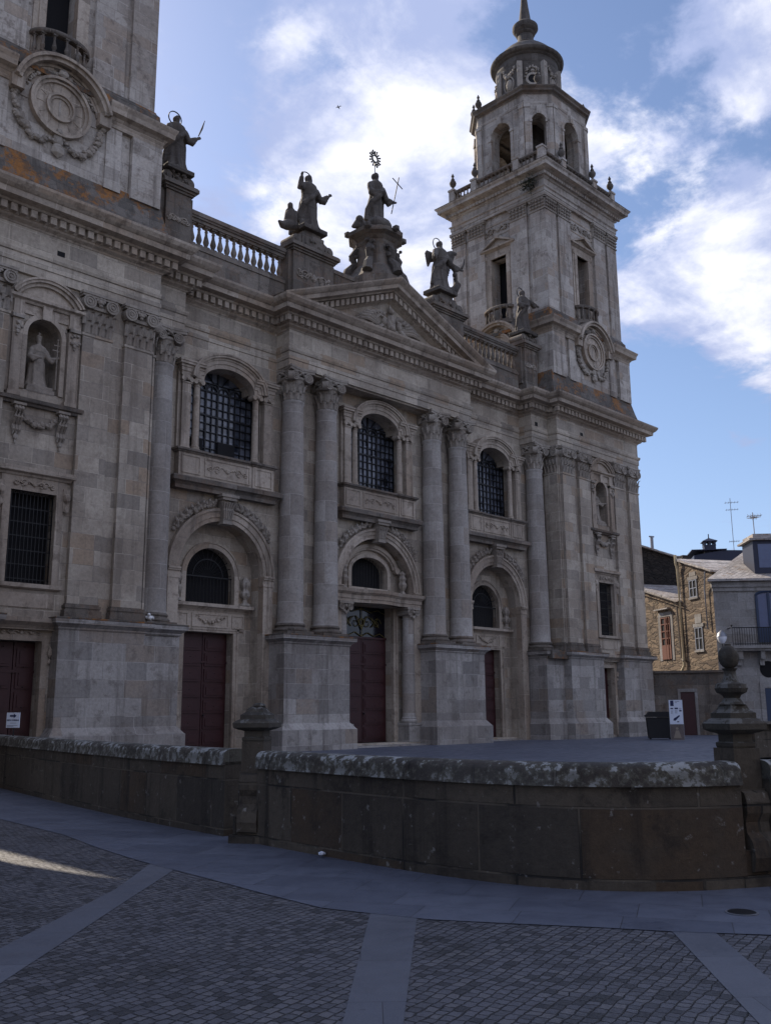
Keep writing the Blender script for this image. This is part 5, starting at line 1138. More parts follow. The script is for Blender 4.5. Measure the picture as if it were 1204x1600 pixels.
def seraph(m, h):
    for s_ in (-1, 1): m.ball((s_*.40*h, -.06*h, .02*h), .065*h, 2); m.tube([(s_*.25*h, 0, .02*h), (s_*.42*h, -.02*h, -.06*h), (s_*.5*h, 0, -.12*h)], [.06*h, .07*h, .02*h], 8)
    m.tube([(.3*h, 0, .1*h), (.48*h, -.05*h, .12*h), (.5*h, -.08*h, .05*h)], [.05*h, .05*h, .03*h], 8); m.ball((0, -.1*h, .05*h), .16*h, 2, (1.4, 1, .8))
s3 = figure('allegory_statue', (0, .3, 21.45), 2.75, 'veiled statue holding a thin cross on the tall carved pedestal above the pediment apex', [(1, [(.12, -.02, .75), (.19, -.05, .57), (.25, -.12, .54)]), (-1, [(-.12, -.02, .75), (-.16, -.06, .58), (-.02, -.14, .60)])], seed=6, group=ROOF, lump=seraph, block=False, wide=.86)
m = M(); m.tube([(.55, -.42, .85), (.98, -.48, 2.72)], .022, 6); m.tube([(.60, -.46, 2.55), (1.20, -.47, 2.26)], .022, 6); m.obj('cross', M_IRON, s3)
m = M(); z = 3.42; m.tube([(0, .02, 2.68), (0, .02, 3.1)], .018, 6); m.ring_y(0, z, .13, .19, -.01, .03, n=20)
for k in range(16): a = 2*PI*k/16; r = .33 if k % 2 else .29; m.tube([(.19*math.cos(a), .01, z+.22*math.sin(a)), (r*math.cos(a), .01, z+1.15*r*math.sin(a))], [.035, .03], 5); m.ball((r*math.cos(a), .01, z+1.15*r*math.sin(a)), .045, 1)
m.obj('sunburst', M_IRON, s3)
plinth_scroll(4.1, 1.0, 19.0, 19.80)
def wing(m, h):
    for k in range(11):
        t = k/10; m.tube([(.06*h, .07*h, (.62+.08*t)*h), ((.22+.14*t)*h, .10*h, (.58+.26*t)*h), ((.30+.22*t)*h, .09*h, (.40+.54*t)*h)], [.05*h, .05*h, .022*h], 6)
    m.tube([(.05*h, .06*h, .72*h), (.24*h, .10*h, .82*h), (.44*h, .10*h, .94*h), (.56*h, .09*h, .97*h)], [.06*h, .07*h, .06*h, .03*h], 8)
    for k in range(6): t = k/5; m.tube([(-.05*h, .08*h, (.66+.05*t)*h), (-(.16+.06*t)*h, .12*h, (.60+.14*t)*h), (-(.19+.06*t)*h, .12*h, (.48+.22*t)*h)], [.05*h, .045*h, .02*h], 6)
    m.tube([(.10*h, -.06*h, .02*h), (.26*h, -.10*h, .08*h), (.33*h, -.12*h, .22*h), (.30*h, -.1*h, .34*h)], [.09*h, .085*h, .07*h, .05*h], 8); m.ball((.29*h, -.1*h, .40*h), .055*h, 1)
s4 = figure('angel_statue', (4.0, .2, 19.86), 2.55, 'winged angel statue with a halo and a raised wing, right of the pediment top', [(1, [(.13, -.02, .75), (.22, -.08, .56), (.38, -.14, .52)]), (-1, [(-.13, -.02, .75), (-.21, -.07, .62), (-.27, -.12, .58)])], seed=8, group=ROOF, lump=wing)
halo(s4, 2.55); m = M(); m.tube([(1.09, -.38, 1.42), (1.22, -.40, 1.66), (1.28, -.40, 1.95)], [.05, .04, .02], 6); m.obj('trumpet', M_STAT, s4)
plinth_scroll(10.2, .52, 19.03, 19.60)
s5 = figure('saint_statue', (10.2, .2, 19.64), 2.35, 'haloed saint statue stretching one arm sideways, in front of the right tower', [(1, [(.13, -.02, .77), (.27, -.04, .76), (.42, -.06, .74)]), (-1, [(-.13, -.02, .75), (-.20, -.06, .6), (-.10, -.15, .58)])], seed=10, group=ROOF)
halo(s5, 2.35)
# niche statues
NI = 'bishop statues in the tower niches'
def bishop(x, label, seed, staff):
    s = figure('bishop_statue', (x, -.50, 10.60), 1.60, label, [(1, [(.13, -.02, .74), (.20, -.08, .58), (.27, -.16, .60)]), (-1, [(-.13, -.02, .74), (-.19, -.08, .57), (-.06, -.18, .55)])], mitre=True, seed=seed, mat=M_CARVE, cloak=False, group=NI)
    if staff:
        m = M(); m.tube([(.46, -.30, 0), (.46, -.30, 1.52)], .022, 6); m.tube([(.34, -.30, 1.36), (.58, -.30, 1.36)], .022, 6); m.tube([(.30, -.30, 1.2), (.62, -.30, 1.2)], .02, 6); m.ball((.46, -.3, 1.54), .04, 1); m.obj('staff', M_CARVE, s)
bishop(-14.75, 'mitred bishop statue holding a cross staff in the niche of the left tower', 12, True)
bishop(14.75, 'mitred figure statue without a staff in the niche of the right tower', 14, False)
# ------------------------------------------------------------------ houses on the right
def V2(a): return Vector((math.cos(R(a)), math.sin(R(a))))
def quadwall(m, p, q, zb, zp, zq): m.face([(p[0], p[1], zb), (q[0], q[1], zb), (q[0], q[1], zq), (p[0], p[1], zp)])
def on(p, d, t, n, o): return (p[0]+d[0]*t+n[0]*o, p[1]+d[1]*t+n[1]*o)
def wslab(m, p, d, n, t0, t1, o0, o1, za, zb, th):
    """sloping row of slates on a wall line, za to zb along it"""
    q = [(t0, o0, za), (t1, o0, zb), (t1, o1, zb), (t0, o1, za)]; lo = [m.b.verts.new((*on(p, d, t, n, o), z)) for t, o, z in q]; hi = [m.b.verts.new((*on(p, d, t, n, o), z+th)) for t, o, z in q]
    m.b.faces.new(lo); m.b.faces.new(hi)
    for i in range(4): j = (i+1) % 4; m.b.faces.new((lo[i], lo[j], hi[j], hi[i]))
def wbox(m, p, d, n, t0, t1, o0, o1, z0, z1):
    """box on a wall line: p start, d along, n outward"""
    c = on(p, d, (t0+t1)/2, n, (o0+o1)/2); m.obox(c, d, n, (t1-t0)/2, (o1-o0)/2, z0, z1)
def body(m, plan, zb, tops):
    n = len(plan)
    for i in range(n):
        j = (i+1) % n; quadwall(m, plan[i], plan[j], zb, tops[i], tops[j])
    m.face([(p[0], p[1], z) for p, z in zip(plan, tops)])
# low sunlit house and taller sunlit house: one wall line facing the sun
d = V2(60); n = V2(150); back = -n
pA = Vector((28.53, 2.31)); pB = Vector((26.86, -.58))       # right ends of the low and the tall house
m = M(); A0, A1 = pA+d*.12, pA+d*6.2; body(m, [A0, A1, A1+back*5, A0+back*5], -.2, [7.8, 9.6, 9.6, 7.8])
hA = m.obj('rubble_house', M_RUBBLE); tag(hA, 'low sunlit rubble stone house with a rust red shutter, just right of the cathedral', 'house')
m = M(); k = (9.6-7.8)/6.08
for t0 in [i*.62-.05 for i in range(10)]: e_ = RND.uniform(0, .03); wslab(m, A0, d, n, t0, t0+.60, -3.5, .30-RND.uniform(0, .06), 7.80+k*t0+e_, 7.80+k*(t0+.6)+e_, .09)
m.obj('roof', M_SLATE, hA)
m = M(); m.tube([(*on(pA, d, .05, n, .4), 7.80), (*on(pA, d, 3.2, n, .4), 8.72), (*on(pA, d, 6.1, n, .4), 9.55)], .035, 6); m.tube([(*on(pA, d, .42, n, .14), 7.6), (*on(pA, d, .30, n, .14), 4.35), (*on(pA, d, -.02, n, .2), 4.15)], .055, 7); m.obj('gutter_and_pipe', M_GUTTER, hA)
m = M(); wbox(m, pA, d, n, 1.72, 1.76, .01, .1, 4.35, 7.05)
for a, b in ((1.50, 2.02), (2.05, 2.57)):
    wbox(m, pA, d, n, a, b, .0, .07, 4.38, 5.25)
    wbox(m, pA, d, n, a, a+.07, .0, .07, 5.25, 7.05); wbox(m, pA, d, n, b-.07, b, .0, .07, 5.25, 7.05)
    for z in (5.25, 5.7, 6.15, 6.6, 7.0): wbox(m, pA, d, n, a, b, .0, .065, z-.035, z+.035)
sh = m.obj('shutter', M_RUST, hA); m = M(); wbox(m, pA, d, n, 1.5, 2.57, -.02, .02, 4.4, 7.05); m.obj('window_pane', M_VOID, sh)
m = M(); wbox(m, pA, d, n, 1.2, 1.48, -.02, .03, 4.3, 7.2); wbox(m, pA, d, n, 2.6, 2.9, -.02, .03, 4.3, 7.2); wbox(m, pA, d, n, 1.3, 2.8, -.02, .035, 7.08, 7.36); m.obj('window_surround', M_HOUSE, hA)
m = M(); wbox(m, pA, d, n, 1.35, 2.95, 0, .28, 7.52, 7.60); m.obj('drip_stone', M_SLATE, hA)
m = M(); B1 = pA+d*.10; LB = (B1-pB).length; body(m, [pB, B1, B1+back*7, pB+back*7], -.2, [9.25, 10.35, 10.35, 9.25])
hB = m.obj('rubble_house', M_RUBBLE); tag(hB, 'taller sunlit rubble house with a cream drainpipe and two small windows, beside the lower one', 'house')
m = M(); kk = 1.1/LB
for i in range(7): t0 = -.2+i*LB/6.4; e_ = RND.uniform(0, .03); wslab(m, pB, d, n, t0, t0+LB/6.4-.02, -6, .26-RND.uniform(0, .05), 9.26+kk*t0+e_, 9.26+kk*(t0+LB/6.4)+e_, .13)
m.obj('roof', M_SLATE, hB)
m = M(); x = LB-.06; m.tube([(*on(pB, d, x, n, .25), 10.75), (*on(pB, d, x, n, .25), 10.25), (*on(pB, d, x, n, .16), 9.9), (*on(pB, d, x, n, .14), 3.9), (*on(pB, d, x+.5, n, .3), 3.1)], .085, 8); m.obj('drainpipe', M_PIPE, hB)
m = M(); m.tube([(*on(pB, d, .25, n, .3), 9.25), (*on(pB, d, .65, n, .14), 8.2), (*on(pB, d, .62, n, .14), 5.9)], .05, 6); m.obj('downpipe', M_ZINC, hB)
for t0, z0, z1, zz in ((1.62, 7.95, 9.0, 9.5), (1.36, 4.75, 6.1, 6.9)):
    m = M(); wbox(m, pB, d, n, t0, t0+.78, -.03, .012, z0, z1); w = m.obj('window', M_VOID, hB)
    m = M()
    for a in (0, .37, .74): wbox(m, pB, d, n, t0+a-.02, t0+a+.05, .0, .05, z0, z1)
    for z in (z0, (z0+z1)/2, z1-.05): wbox(m, pB, d, n, t0, t0+.78, .0, .045, z, z+.05)
    m.obj('window_frame', M_ZINC, w)
    m = M(); wbox(m, pB, d, n, t0-.15, t0+.93, -.02, .05, z1+.02, z1+.22); wbox(m, pB, d, n, t0-.1, t0+.88, -.02, .09, z0-.12, z0); wbox(m, pB, d, n, t0+.05, t0+.72, -.02, .03, z1+.25, zz); m.obj('window_surround', M_HOUSE, w)
m = M(); p = Vector((31.0, 3.25)); m.obox(p, d, n, .26, .30, 7.5, 10.75); m.obox(p, d, n, .34, .38, 10.7, 10.82); m.obox(p, d, n, .2, .22, 10.82, 11.1); m.obj('chimney', M_SHADEWALL, hA)
# dark block behind: the tall house's shaded wall, shade put into its colour
c0 = Vector((35.1, 5.5)); d2 = V2(135); n2 = V2(225)
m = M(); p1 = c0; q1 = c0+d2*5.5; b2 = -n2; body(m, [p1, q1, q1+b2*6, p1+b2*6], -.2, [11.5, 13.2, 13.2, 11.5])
hS = m.obj('shaded_wall_house', M_SHADEWALL); tag(hS, 'dark house above the low sunlit roof, with shade put into its wall colour', 'house')
m = M()
for i in range(9): t0 = -.3+i*.68; e_ = RND.uniform(0, .04); wslab(m, p1, d2, n2, t0, t0+.66, -5, .28, 11.5+.31*t0+e_, 11.5+.31*(t0+.66)+e_, .12)
m.obj('roof', M_SLATE, hS)
m = M(); pp_ = c0+d2*1.35+b2*2.5; m.tube([(pp_.x, pp_.y, 11.6), (pp_.x, pp_.y, 13.6)], .12, 8); m.tube([(pp_.x-.3, pp_.y, 13.6), (pp_.x+.3, pp_.y, 13.65)], .06, 6); m.obj('flue_pipe', M_ZINC, hS)
# garden wall in front of the houses
g0, g1 = Vector((18.9, -.75)), Vector((20.55, -3.85)); dg_ = (g1-g0).normalized(); ng = Vector((dg_.y, -dg_.x)); L = (g1-g0).length
m = M(); wbox(m, g0, dg_, ng, -.6, L, -.5, 0, -.2, 3.12); gw = m.obj('garden_wall', M_DARK); tag(gw, 'tall grey ashlar garden wall with a small dark door below the sunlit houses', 'wall')
m = M(); wbox(m, g0, dg_, ng, -.6, L+.1, -.6, .12, 3.12, 3.24); m.obj('coping', M_DARK, gw)
m = M(); wbox(m, g0, dg_, ng, 1.35, 2.05, -.05, .012, 0, 2.15); dd = m.obj('door', M_DOOR, gw); m = M(); wbox(m, g0, dg_, ng, 1.22, 1.35, -.02, .06, 0, 2.2); wbox(m, g0, dg_, ng, 2.05, 2.18, -.02, .06, 0, 2.2); wbox(m, g0, dg_, ng, 1.22, 2.18, -.02, .07, 2.16, 2.32); m.obj('door_frame', M_HOUSE, dd)
# shaded ashlar house with slate roof, balcony and dormer
pC = Vector((20.46, -3.67)); dC = V2(-49); nC = V2(221)
LC = 9.0; bC = V2(21)
m = M(); body(m, [pC, pC+dC*LC, pC+dC*LC+bC*8, pC+bC*8], -.2, [7.72]*4); hC = m.obj('ashlar_house', M_HOUSE); tag(hC, 'grey ashlar house in shade with blue shutters, iron balcony and slate roof, at right edge', 'house')
e0 = pC-dC*.35+nC*.42; e1 = pC+dC*(LC+.3)+nC*.42; r0 = Vector((26.6, -3.0)); r1 = r0+dC*4.5; f0 = pC-dC*.35+bC*8.4; f1 = pC+dC*(LC+.3)+bC*8.4
m = M(); ze, zr = 7.86, 10.3
m.face([(*e0, ze), (*e1, ze), (*r1, zr), (*r0, zr)]); m.face([(*f0, ze), (*e0, ze), (*r0, zr)]); m.face([(*f1, ze), (*f0, ze), (*r0, zr), (*r1, zr)]); m.face([(*e1, ze), (*f1, ze), (*r1, zr)])
m.face([(*e0, ze-.12), (*e1, ze-.12), (*e1, ze), (*e0, ze)]); m.face([(*f0, ze-.12), (*e0, ze-.12), (*e0, ze), (*f0, ze)]); m.face([(*e0, ze-.12), (*f0, ze-.12), (*f1, ze-.12), (*e1, ze-.12)])
m.obj('roof', M_SLATE, hC)
m = M(); wbox(m, pC, dC, nC, -.1, LC, 0, .18, 7.45, 7.72); wbox(m, pC, dC, nC, -.05, LC, 0, .10, 7.25, 7.46); m.obj('eaves_cornice', M_HOUSE, hC)
m = M(); q_ = on(pC, dC, 3.05, nC, -1.2); m.obox(q_, dC, nC, .75, .9, 8.2, 9.95); dm = m.obj('dormer', M_PENT, hC); m = M(); m.obox(q_, dC, nC, .95, 1.1, 9.95, 10.05); m.obox(q_, dC, nC, .7, .9, 10.05, 10.3); m.obj('dormer_roof', M_SLATE, dm); m = M(); wbox(m, pC, dC, nC, 2.55, 3.5, -.31, -.285, 8.5, 9.75); m.obj('dormer_glass', M_BLUEGLASS, dm)
m = M(); arcw = [(2.12, 4.6)]+[(2.12+.62+.62*-math.cos(R(a)), 6.95+.22*math.sin(R(a))) for a in range(0, 181, 20)]+[(3.36, 4.6)]
v = [m.b.verts.new((*on(pC, dC, t, nC, .02), z)) for t, z in arcw]; m.b.faces.new(v); w = m.obj('window', M_BLUEGLASS, hC)
m = M(); wbox(m, pC, dC, nC, 2.08, 2.20, 0, .08, 4.6, 6.98); wbox(m, pC, dC, nC, 2.68, 2.80, 0, .08, 4.6, 7.12); wbox(m, pC, dC, nC, 3.28, 3.40, 0, .08, 4.6, 6.98); wbox(m, pC, dC, nC, 2.1, 3.38, 0, .075, 4.6, 5.35); m.tube([(*on(pC, dC, t, nC, .04), z+.05) for t, z in arcw[1:-1]], .07, 6); m.obj('window_frame', M_BLUE, w)
m = M(); wbox(m, pC, dC, nC, .55, 5.0, 0, .75, 4.28, 4.42); wbox(m, pC, dC, nC, .6, 4.9, 0, .62, 4.16, 4.28)
for t in (.9, 2.0, 3.2, 4.4): wbox(m, pC, dC, nC, t, t+.22, 0, .5, 3.75, 4.16); wbox(m, pC, dC, nC, t, t+.22, 0, .25, 3.45, 3.75)
bl = m.obj('balcony', M_HOUSE, hC)
m = M()
for i in range(36): t = .62+i*.12; p = on(pC, dC, t, nC, .68); m.tube([(*p, 4.42), (*p, 5.30)], .014, 4)
m.tube([(*on(pC, dC, .6, nC, .02), 5.32), (*on(pC, dC, .6, nC, .68), 5.32), (*on(pC, dC, 4.9, nC, .68), 5.32)], .028, 6); m.tube([(*on(pC, dC, .6, nC, .68), 4.5), (*on(pC, dC, 4.9, nC, .68), 4.5)], .02, 5); m.ball((*on(pC, dC, .6, nC, .68), 5.42), .06)
m.obj('railing', M_IRON, bl)
m = M(); c = on(pC, dC, 2.45, nC, .012); ring = []
for i in range(20): a = 2*PI*i/20; ring.append(m.b.verts.new((*on(pC, dC, 2.45+.42*math.cos(a), nC, .012), 3.25+.42*math.sin(a))))
m.b.faces.new(ring); m.obj('oculus', M_VOID, hC)
m = M(); wbox(m, pC, dC, nC, 2.2, 3.5, -.02, .015, .1, 2.3); dd = m.obj('door', M_BLUE, hC); m = M(); wbox(m, pC, dC, nC, 1.95, 2.18, 0, .05, 0, 2.35); wbox(m, pC, dC, nC, 1.95, 3.7, 0, .06, 2.33, 2.62); m.obj('door_frame', M_HOUSE, dd)
# dim passage infill with a small white window between the two house groups
pD = Vector((24.6, -1.5)); dD = V2(-50); nD = V2(220)
m = M(); body(m, [pD+dD*.25, pD+dD*3.2, pD+dD*3.2+V2(24)*3, pD+dD*.25+V2(24)*3], -.2, [8.3]*4); hD = m.obj('passage_house', M_SHADEWALL); tag(hD, 'narrow dark house with a small white window in the gap between sunlit and ashlar houses', 'house')
m = M(); wbox(m, pD, dD, nD, .45, 1.05, 0, .05, 5.75, 7.1); w = m.obj('window_frame', M_WHITE, hD); m = M()
for i in range(3): wbox(m, pD, dD, nD, .55, .95, .04, .06, 5.85+i*.42, 6.17+i*.42)
m.obj('window_pane', M_VOID, w)
# blue-black penthouse further back, with its chimney
pE = Vector((51.9, 13.1)); dE = V2(-54); nE = V2(215)
m = M(); body(m, [pE, pE+dE*2.75, pE+dE*2.75-nE*6, pE-nE*6], 0, [14.55, 15.0, 15.0, 14.55]); body(m, [pE+dE*2.75, pE+dE*8, pE+dE*8-nE*5, pE+dE*2.75-nE*5], 0, [14.95, 14.75, 14.75, 14.95]); hE = m.obj('attic_block', M_PENT); tag(hE, 'blue-black metal clad attic block rising behind the sunlit houses', 'building')
m = M(); wbox(m, pE, dE, nE, -.2, 2.8, -6, .2, 14.97, 15.05); m.obj('roof_edge', M_PENT, hE)
m = M(); q_ = on(pE, dE, 1.5, nE, -1); m.obox(q_, dE, nE, .5, .5, 14.7, 15.5)
for i in (-1, 0, 1): m.obox(on(q_, dE, i*.42, nE, .42), dE, nE, .09, .09, 15.5, 15.85); m.obox(on(q_, dE, i*.42, nE, -.42), dE, nE, .09, .09, 15.5, 15.85)
m.obox(q_, dE, nE, .52, .52, 15.45, 15.56); m.lathe([(.88, 15.83), (.9, 15.9), (.12, 16.2), (.06, 16.25), (.05, 16.6)], (q_[0], q_[1], 0), 4, R(-9)); m.obj('chimney', M_PENT, hE)
def antenna(x, y, z0, z1, label, tilt, arms):
    m = M(); m.tube([(x, y, z0), (x+tilt, y-tilt, z1)], .028, 5)
    for z, L, a in arms:
        f = (z-z0)/(z1-z0); c = Vector((x+tilt*f, y-tilt*f, z)); dv = Vector((math.cos(R(a)), math.sin(R(a)), .04)); m.tube([c-dv*L*.4, c+dv*L*.6], .016, 4)
        for k in range(5): p = c+dv*L*(-.35+k*.22); sv = Vector((-dv.y, dv.x, 0)); m.tube([p-sv*.3, p+sv*.3], .011, 4); m.tube([p+Vector((0, 0, -.1)), p+Vector((0, 0, .12))], .011, 4)
    tag(m.obj('television_antenna', M_ZINC), label, 'antenna', 'antennas on the roofs')
antenna(53.95, 10.35, 14.7, 19.6, 'tall thin television antenna on the blue-black attic block', 0, [(19.2, 1.2, -50), (18.55, 1.1, -50), (15.7, .9, -50)])
antenna(25.95, -3.75, 9.9, 12.2, 'shorter television antenna above the slate roof of the ashlar house', -.02, [(12.0, .8, -50), (11.9, .5, -20)])
# wall lantern on the corner of the ashlar house
LP = on(pC, dC, .12, nC, .55); lamp = empty('street_lamp', (*LP, 4.55), 'wall lantern with a pale globe on the corner of the ashlar house', 'street lamp')
m = M(); m.tube([(.30, .30, -.25), (.1, .1, -.35), (0, 0, -.2), (0, 0, -.02)], .022, 6); m.obj('bracket', M_IRON, lamp)
m = M(); m.lathe([(.10, 0), (.19, .12), (.24, .26), (.24, .34)], seg=16); m.obj('globe', M_LAMPG, lamp, smooth=True); m = M(); m.lathe([(.27, .34), (.25, .38), (.21, .50), (.10, .60), (.03, .66)], seg=16); m.obj('hood', M_ZINC, lamp, smooth=True)
# ------------------------------------------------------------------ small things
tot = empty('information_panel', (12.0, -5.7, 0), 'slim information panel, white above with blue marks and brown picture below, beside the right tower', 'information panel', rz=R(-61.5+0))
m = M(); m.box(-.29, .29, -.05, .05, 0, 1.70); m.obj('panel_body', M_ZINC, tot)
m = M(); m.box(-.275, .275, -.056, -.049, .68, 1.69); w_ = m.obj('white_sheet', M_WHITE, tot)
m = M(); Y = (-.060, -.055)
for x0, x1, z0, z1 in ((-.22, -.08, 1.44, 1.67), (-.22, -.11, 1.31, 1.36), (-.05, .09, 1.31, 1.37), (.13, .23, 1.21, 1.27), (-.03, .16, 1.62, 1.635), (-.03, .06, 1.57, 1.585), (.13, .23, 1.34, 1.352), (.13, .23, 1.305, 1.315)): m.box(x0, x1, *Y, z0, z1)
for i in range(5): m.box(-.22, -.12-.01*(i % 2), *Y, 1.24-.03*i, 1.247-.03*i); m.box(-.05, .05+.012*(i % 3), *Y, 1.26-.03*i, 1.267-.03*i)
m.prism_y([(-.14, .84), (-.05, .82), (.15, 1.02), (.12, 1.06), (-.02, .97), (-.10, .93)], *Y); m.box(.02, .10, *Y, .76, .80)
m.obj('printed_marks', M_INK, tot)
m = M(); m.box(-.275, .275, -.056, -.049, .03, .67); ps = m.obj('picture_sheet', stone('printed brown picture', (.16, .13, .12), (.08, .065, .07), (.1, .09, .09), bw=9, bh=9, warm=.5, grime=.3, rough=.5, bump=0), tot)
m = M(); m.ball((0, -.052, .50), .07, 2, (1, .1, 1)); m.prism_y([(-.16, .10), (.16, .10), (.07, .42), (-.06, .42)], *Y); m.obj('pictured_figure', plain('printed pale tan', (.24, .20, .16)), tot)
bxo = empty('waste_container', (12.95, -4.35, 0), 'dark box-shaped waste container standing behind the white information panel', 'container', rz=R(-55))
m = M(); m.prism_y([(-.50, .06), (.50, .06), (.56, .95), (-.56, .95)], -.35, .35); m.obj('bin_body', M_BOX, bxo)
m = M(); m.box(-.6, .6, -.40, .40, .97, 1.06); m.prism_y([(-.55, 1.06), (.55, 1.06), (.45, 1.2), (-.45, 1.2)], -.34, .34); m.obj('lid', M_BOX, bxo)
m = M()
for s_ in (-1, 1): m.ball((s_*.42, 0, .07), .07, 1)
m.obj('wheels', M_IRON, bxo)
# notice with an arrow at the left
sg = empty('notice_board', (-17.11, -5.86, 0), 'white notice with a black arrow pointing right, left edge above the parapet', 'sign', rz=R(-66))
m = M(); m.tube([(0, .03, 0), (0, .03, 1.2)], .015, 6); m.tube([(-.12, .0, 0), (0, .03, .06), (.12, .0, 0)], .015, 5); m.obj('stand', M_IRON, sg)
m = M(); m.box(-.175, .175, -.008, .008, 1.04, 1.36); m.obj('white_board', M_WHITE, sg)
m = M(); m.prism_y([(-.085, 1.272), (.02, 1.272), (.02, 1.245), (.092, 1.290), (.02, 1.335), (.02, 1.308), (-.085, 1.308)], -.013, -.0085); m.obj('arrow', M_INK, sg)
def text(s_, size, loc, parent, name):
    cu = bpy.data.curves.new(name, 'FONT'); cu.body = s_; cu.size = size; cu.align_x = 'CENTER'; cu.extrude = .0015; cu.offset = .0016; o = bpy.data.objects.new(name, cu); COL.objects.link(o)
    dg = bpy.context.evaluated_depsgraph_get(); me = bpy.data.meshes.new_from_object(o.evaluated_get(dg)); bpy.data.objects.remove(o)
    me.transform(Matrix.Rotation(R(90), 4, 'X')); me.materials.clear(); me.materials.append(M_INK); o = bpy.data.objects.new(name, me); COL.objects.link(o); o.parent = parent; o.location = loc; return o
text('VISITA CATEDRAL', .041, (0, -.0095, 1.185), sg, 'lettering')
m = M()
for z, a, b in ((1.135, -.07, .09), (1.083, -.15, .13), (1.068, -.15, .02)): m.box(a, b, -.0105, -.0085, z, z+.006)
m.obj('fine_print', M_INK, sg)
# litter, drain cover, weeds, birds
m = M(); rr = random.Random(2)
for k in range(5): c = Vector((rr.uniform(-.04, .04), rr.uniform(-.04, .04), .02+rr.uniform(0, .03))); m.ball(c, rr.uniform(.02, .035), 1, (1.3, 1, .7))
tag(m.obj('crumpled_paper', M_WHITE, loc=(-18.98, -18.05, GZ+.012)), 'small crumpled white paper on the pavement below the curved parapet', 'litter')
m = M(); m.lathe([(.105, 0), (.11, .006), (.105, .012)], seg=28); dc = m.obj('drain_cover', M_IRON, loc=(-18.64, -22.70, GZ+.005)); tag(dc, 'small round iron drain cover set in the paving', 'drain cover')
m = M(); m.lathe([(.125, 0), (.128, .007), (.11, .008)], seg=28, cap=False); m.obj('rim', M_ZINC, dc)
m = M(); rr = random.Random(4)
for k in range(260):
    c = Vector((rr.gauss(0, .16), rr.gauss(0, .2), rr.gauss(0, .2)-.1)); u = Vector((rr.uniform(-1, 1), rr.uniform(-1, 1), rr.uniform(-1, 1))).normalized(); w = u.orthogonal().normalized(); L = rr.uniform(.06, .14)
    m.face([c-u*L, c+w*L*.4, c+u*L, c-w*L*.4])
for k in range(10): m.tube([(0.15, 0, .05), (rr.uniform(-.15, .1), rr.uniform(-.2, .2), rr.uniform(-.3, .15))], .008, 4)
tag(m.obj('weed_clump', M_LEAF, loc=(11.0, .12, 28.25)), 'dark weed clump growing out of the right tower wall under the balustrade', 'plant')
def bird(loc, mat, label, flying, rz):
    m = M(); m.ball((0, 0, 0), .09, 2, (1.7, .85, .9)); m.ball((.14, 0, .09), .05, 2); m.tube([(.18, 0, .09), (.23, 0, .08)], [.015, .004], 5); m.tube([(-.1, 0, -.01), (-.27, 0, -.05)], [.05, .03], 6)
    for s_ in (-1, 1):
        if flying: m.tube([(0, s_*.05, .02), (-.02, s_*.2, .10), (-.08, s_*.38, .06)], [.05, .04, .01], 6)
        else: m.tube([(.05, s_*.07, .02), (-.06, s_*.085, 0), (-.2, s_*.04, -.04)], [.05, .05, .012], 6); m.tube([(.02, s_*.03, -.07), (.02, s_*.03, -.13)], .008, 4)
    o = bpy.data.objects.new('bird', remeshed(m, .012)); COL.objects.link(o); o.location = loc; o.rotation_euler.z = R(rz); o.data.materials.append(mat); o.data.polygons.foreach_set('use_smooth', [True]*len(o.data.polygons)); return tag(o, label, 'bird')
bird((-10.95, -1.02, 4.13), M_BIRDW, 'small white bird perched on the pedestal ledge by the left tower', False, 230)
bf_ = bird((3.9, 7.0, 32.6), M_BIRDD, 'small dark bird flying in the sky left of the right tower', True, 200); bf_.scale = (.5, .5, .5)
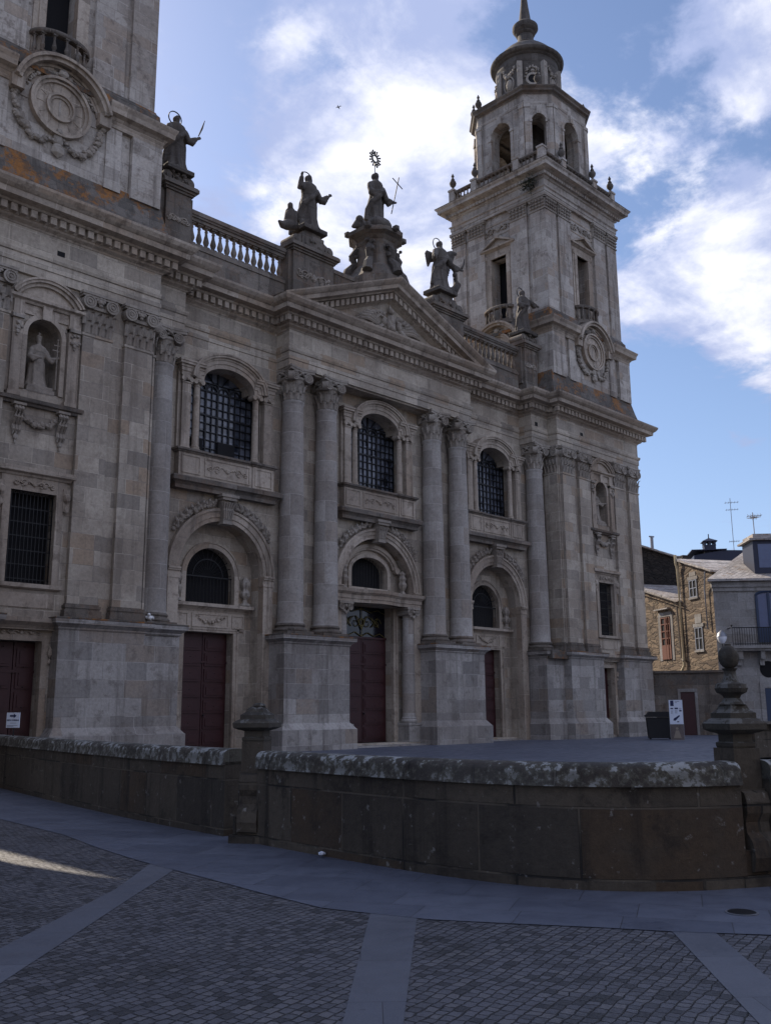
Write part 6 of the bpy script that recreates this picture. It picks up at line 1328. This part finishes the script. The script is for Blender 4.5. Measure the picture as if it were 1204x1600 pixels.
# unseen house added beyond the left tower to shade the square
m = M(); xw = -21.25
NB = [(-46, -8.0), (xw, -8.0), (-23.5, 8), (-46, 8)]; body(m, NB, -.3, [13.5]*4); nb = m.obj('added_shade_house', M_HOUSE); tag(nb, 'unseen stone house added beyond the left tower to shade the square', 'house')
m = M(); m.sweep([(-46, -8.0), (xw, -8.0), (-23.5, 8)], [(-.2, 3.6), (0, 3.6), (.02, 4.8), (.05, 5.6), (.09, 6.3), (.14, 6.9), (.5, 7.35), (.5, 7.5), (-.2, 7.6)]); m.obj('sun_strip_ledges', M_HOUSE, nb)  # stepped profile added to taper and end the sun strip on the cobbles
m = M(); m.sweep([(-46, -8.0), (xw, -8.0), (-23.5, 8)], [(-.2, 7.5), (.45, 7.5), (.45, 13.4), (.6, 13.6), (-.2, 13.7)]); m.obj('upper_wall', M_HOUSE, nb)
m = M(); m.face([(-46.4, -8.6, 13.6), (-20.8, -8.6, 13.6), (-27, -1, 17.5), (-41, -1, 17.5)]); m.face([(-20.8, -8.6, 13.6), (-23.0, 8.4, 13.6), (-27, -1, 17.5)]); m.face([(-23.0, 8.4, 13.6), (-46.4, 8.4, 13.6), (-41, -1, 17.5), (-27, -1, 17.5)]); m.face([(-46.4, 8.4, 13.6), (-46.4, -8.6, 13.6), (-41, -1, 17.5)]); m.obj('roof', M_SLATE, nb)
m = M(); m.prism_z([(-20.62, .2), (-18.0, .2), (-18.0, 30), (-19.2, 30)], -.2, 20); ax_ = m.obj('added_shade_wing', M_WALL, CAT)  # unseen block added beside the tower to cut the edge of the sun strip
# unseen palace behind the camera, added to darken the lower front; windows mirror it
m = M(); m.box(-75, 14, -62, -47, -.3, 13.0); pal = m.obj('palace', M_HOUSE); tag(pal, 'long low palace opposite the cathedral, out of view, added to darken the lower front', 'building')
m = M(); m.prism_y([(-75.6, 13.0), (14.6, 13.0), (10, 15.5), (-71, 15.5)], -62.5, -46.4); m.obj('roof', M_SLATE, pal)
w0 = None
for i in range(15):
    for z in (2.0, 7.5):
        if w0 is None: m = M(); m.box(0, 1.6, -.02, .02, 0, 2.8); w0 = m.obj('window', M_VOID, pal, loc=(-72+i*5.8, -47, z))
        else: copy_tree(w0, pal, (-72+i*5.8, -47, z))
# parts never nest deeper than thing > part > sub-part
def depth(o):
    k = 0
    while o.parent: o = o.parent; k += 1
    return k
bpy.context.view_layer.update()
for o in list(bpy.data.objects):
    while depth(o) > 2: o.parent = o.parent.parent
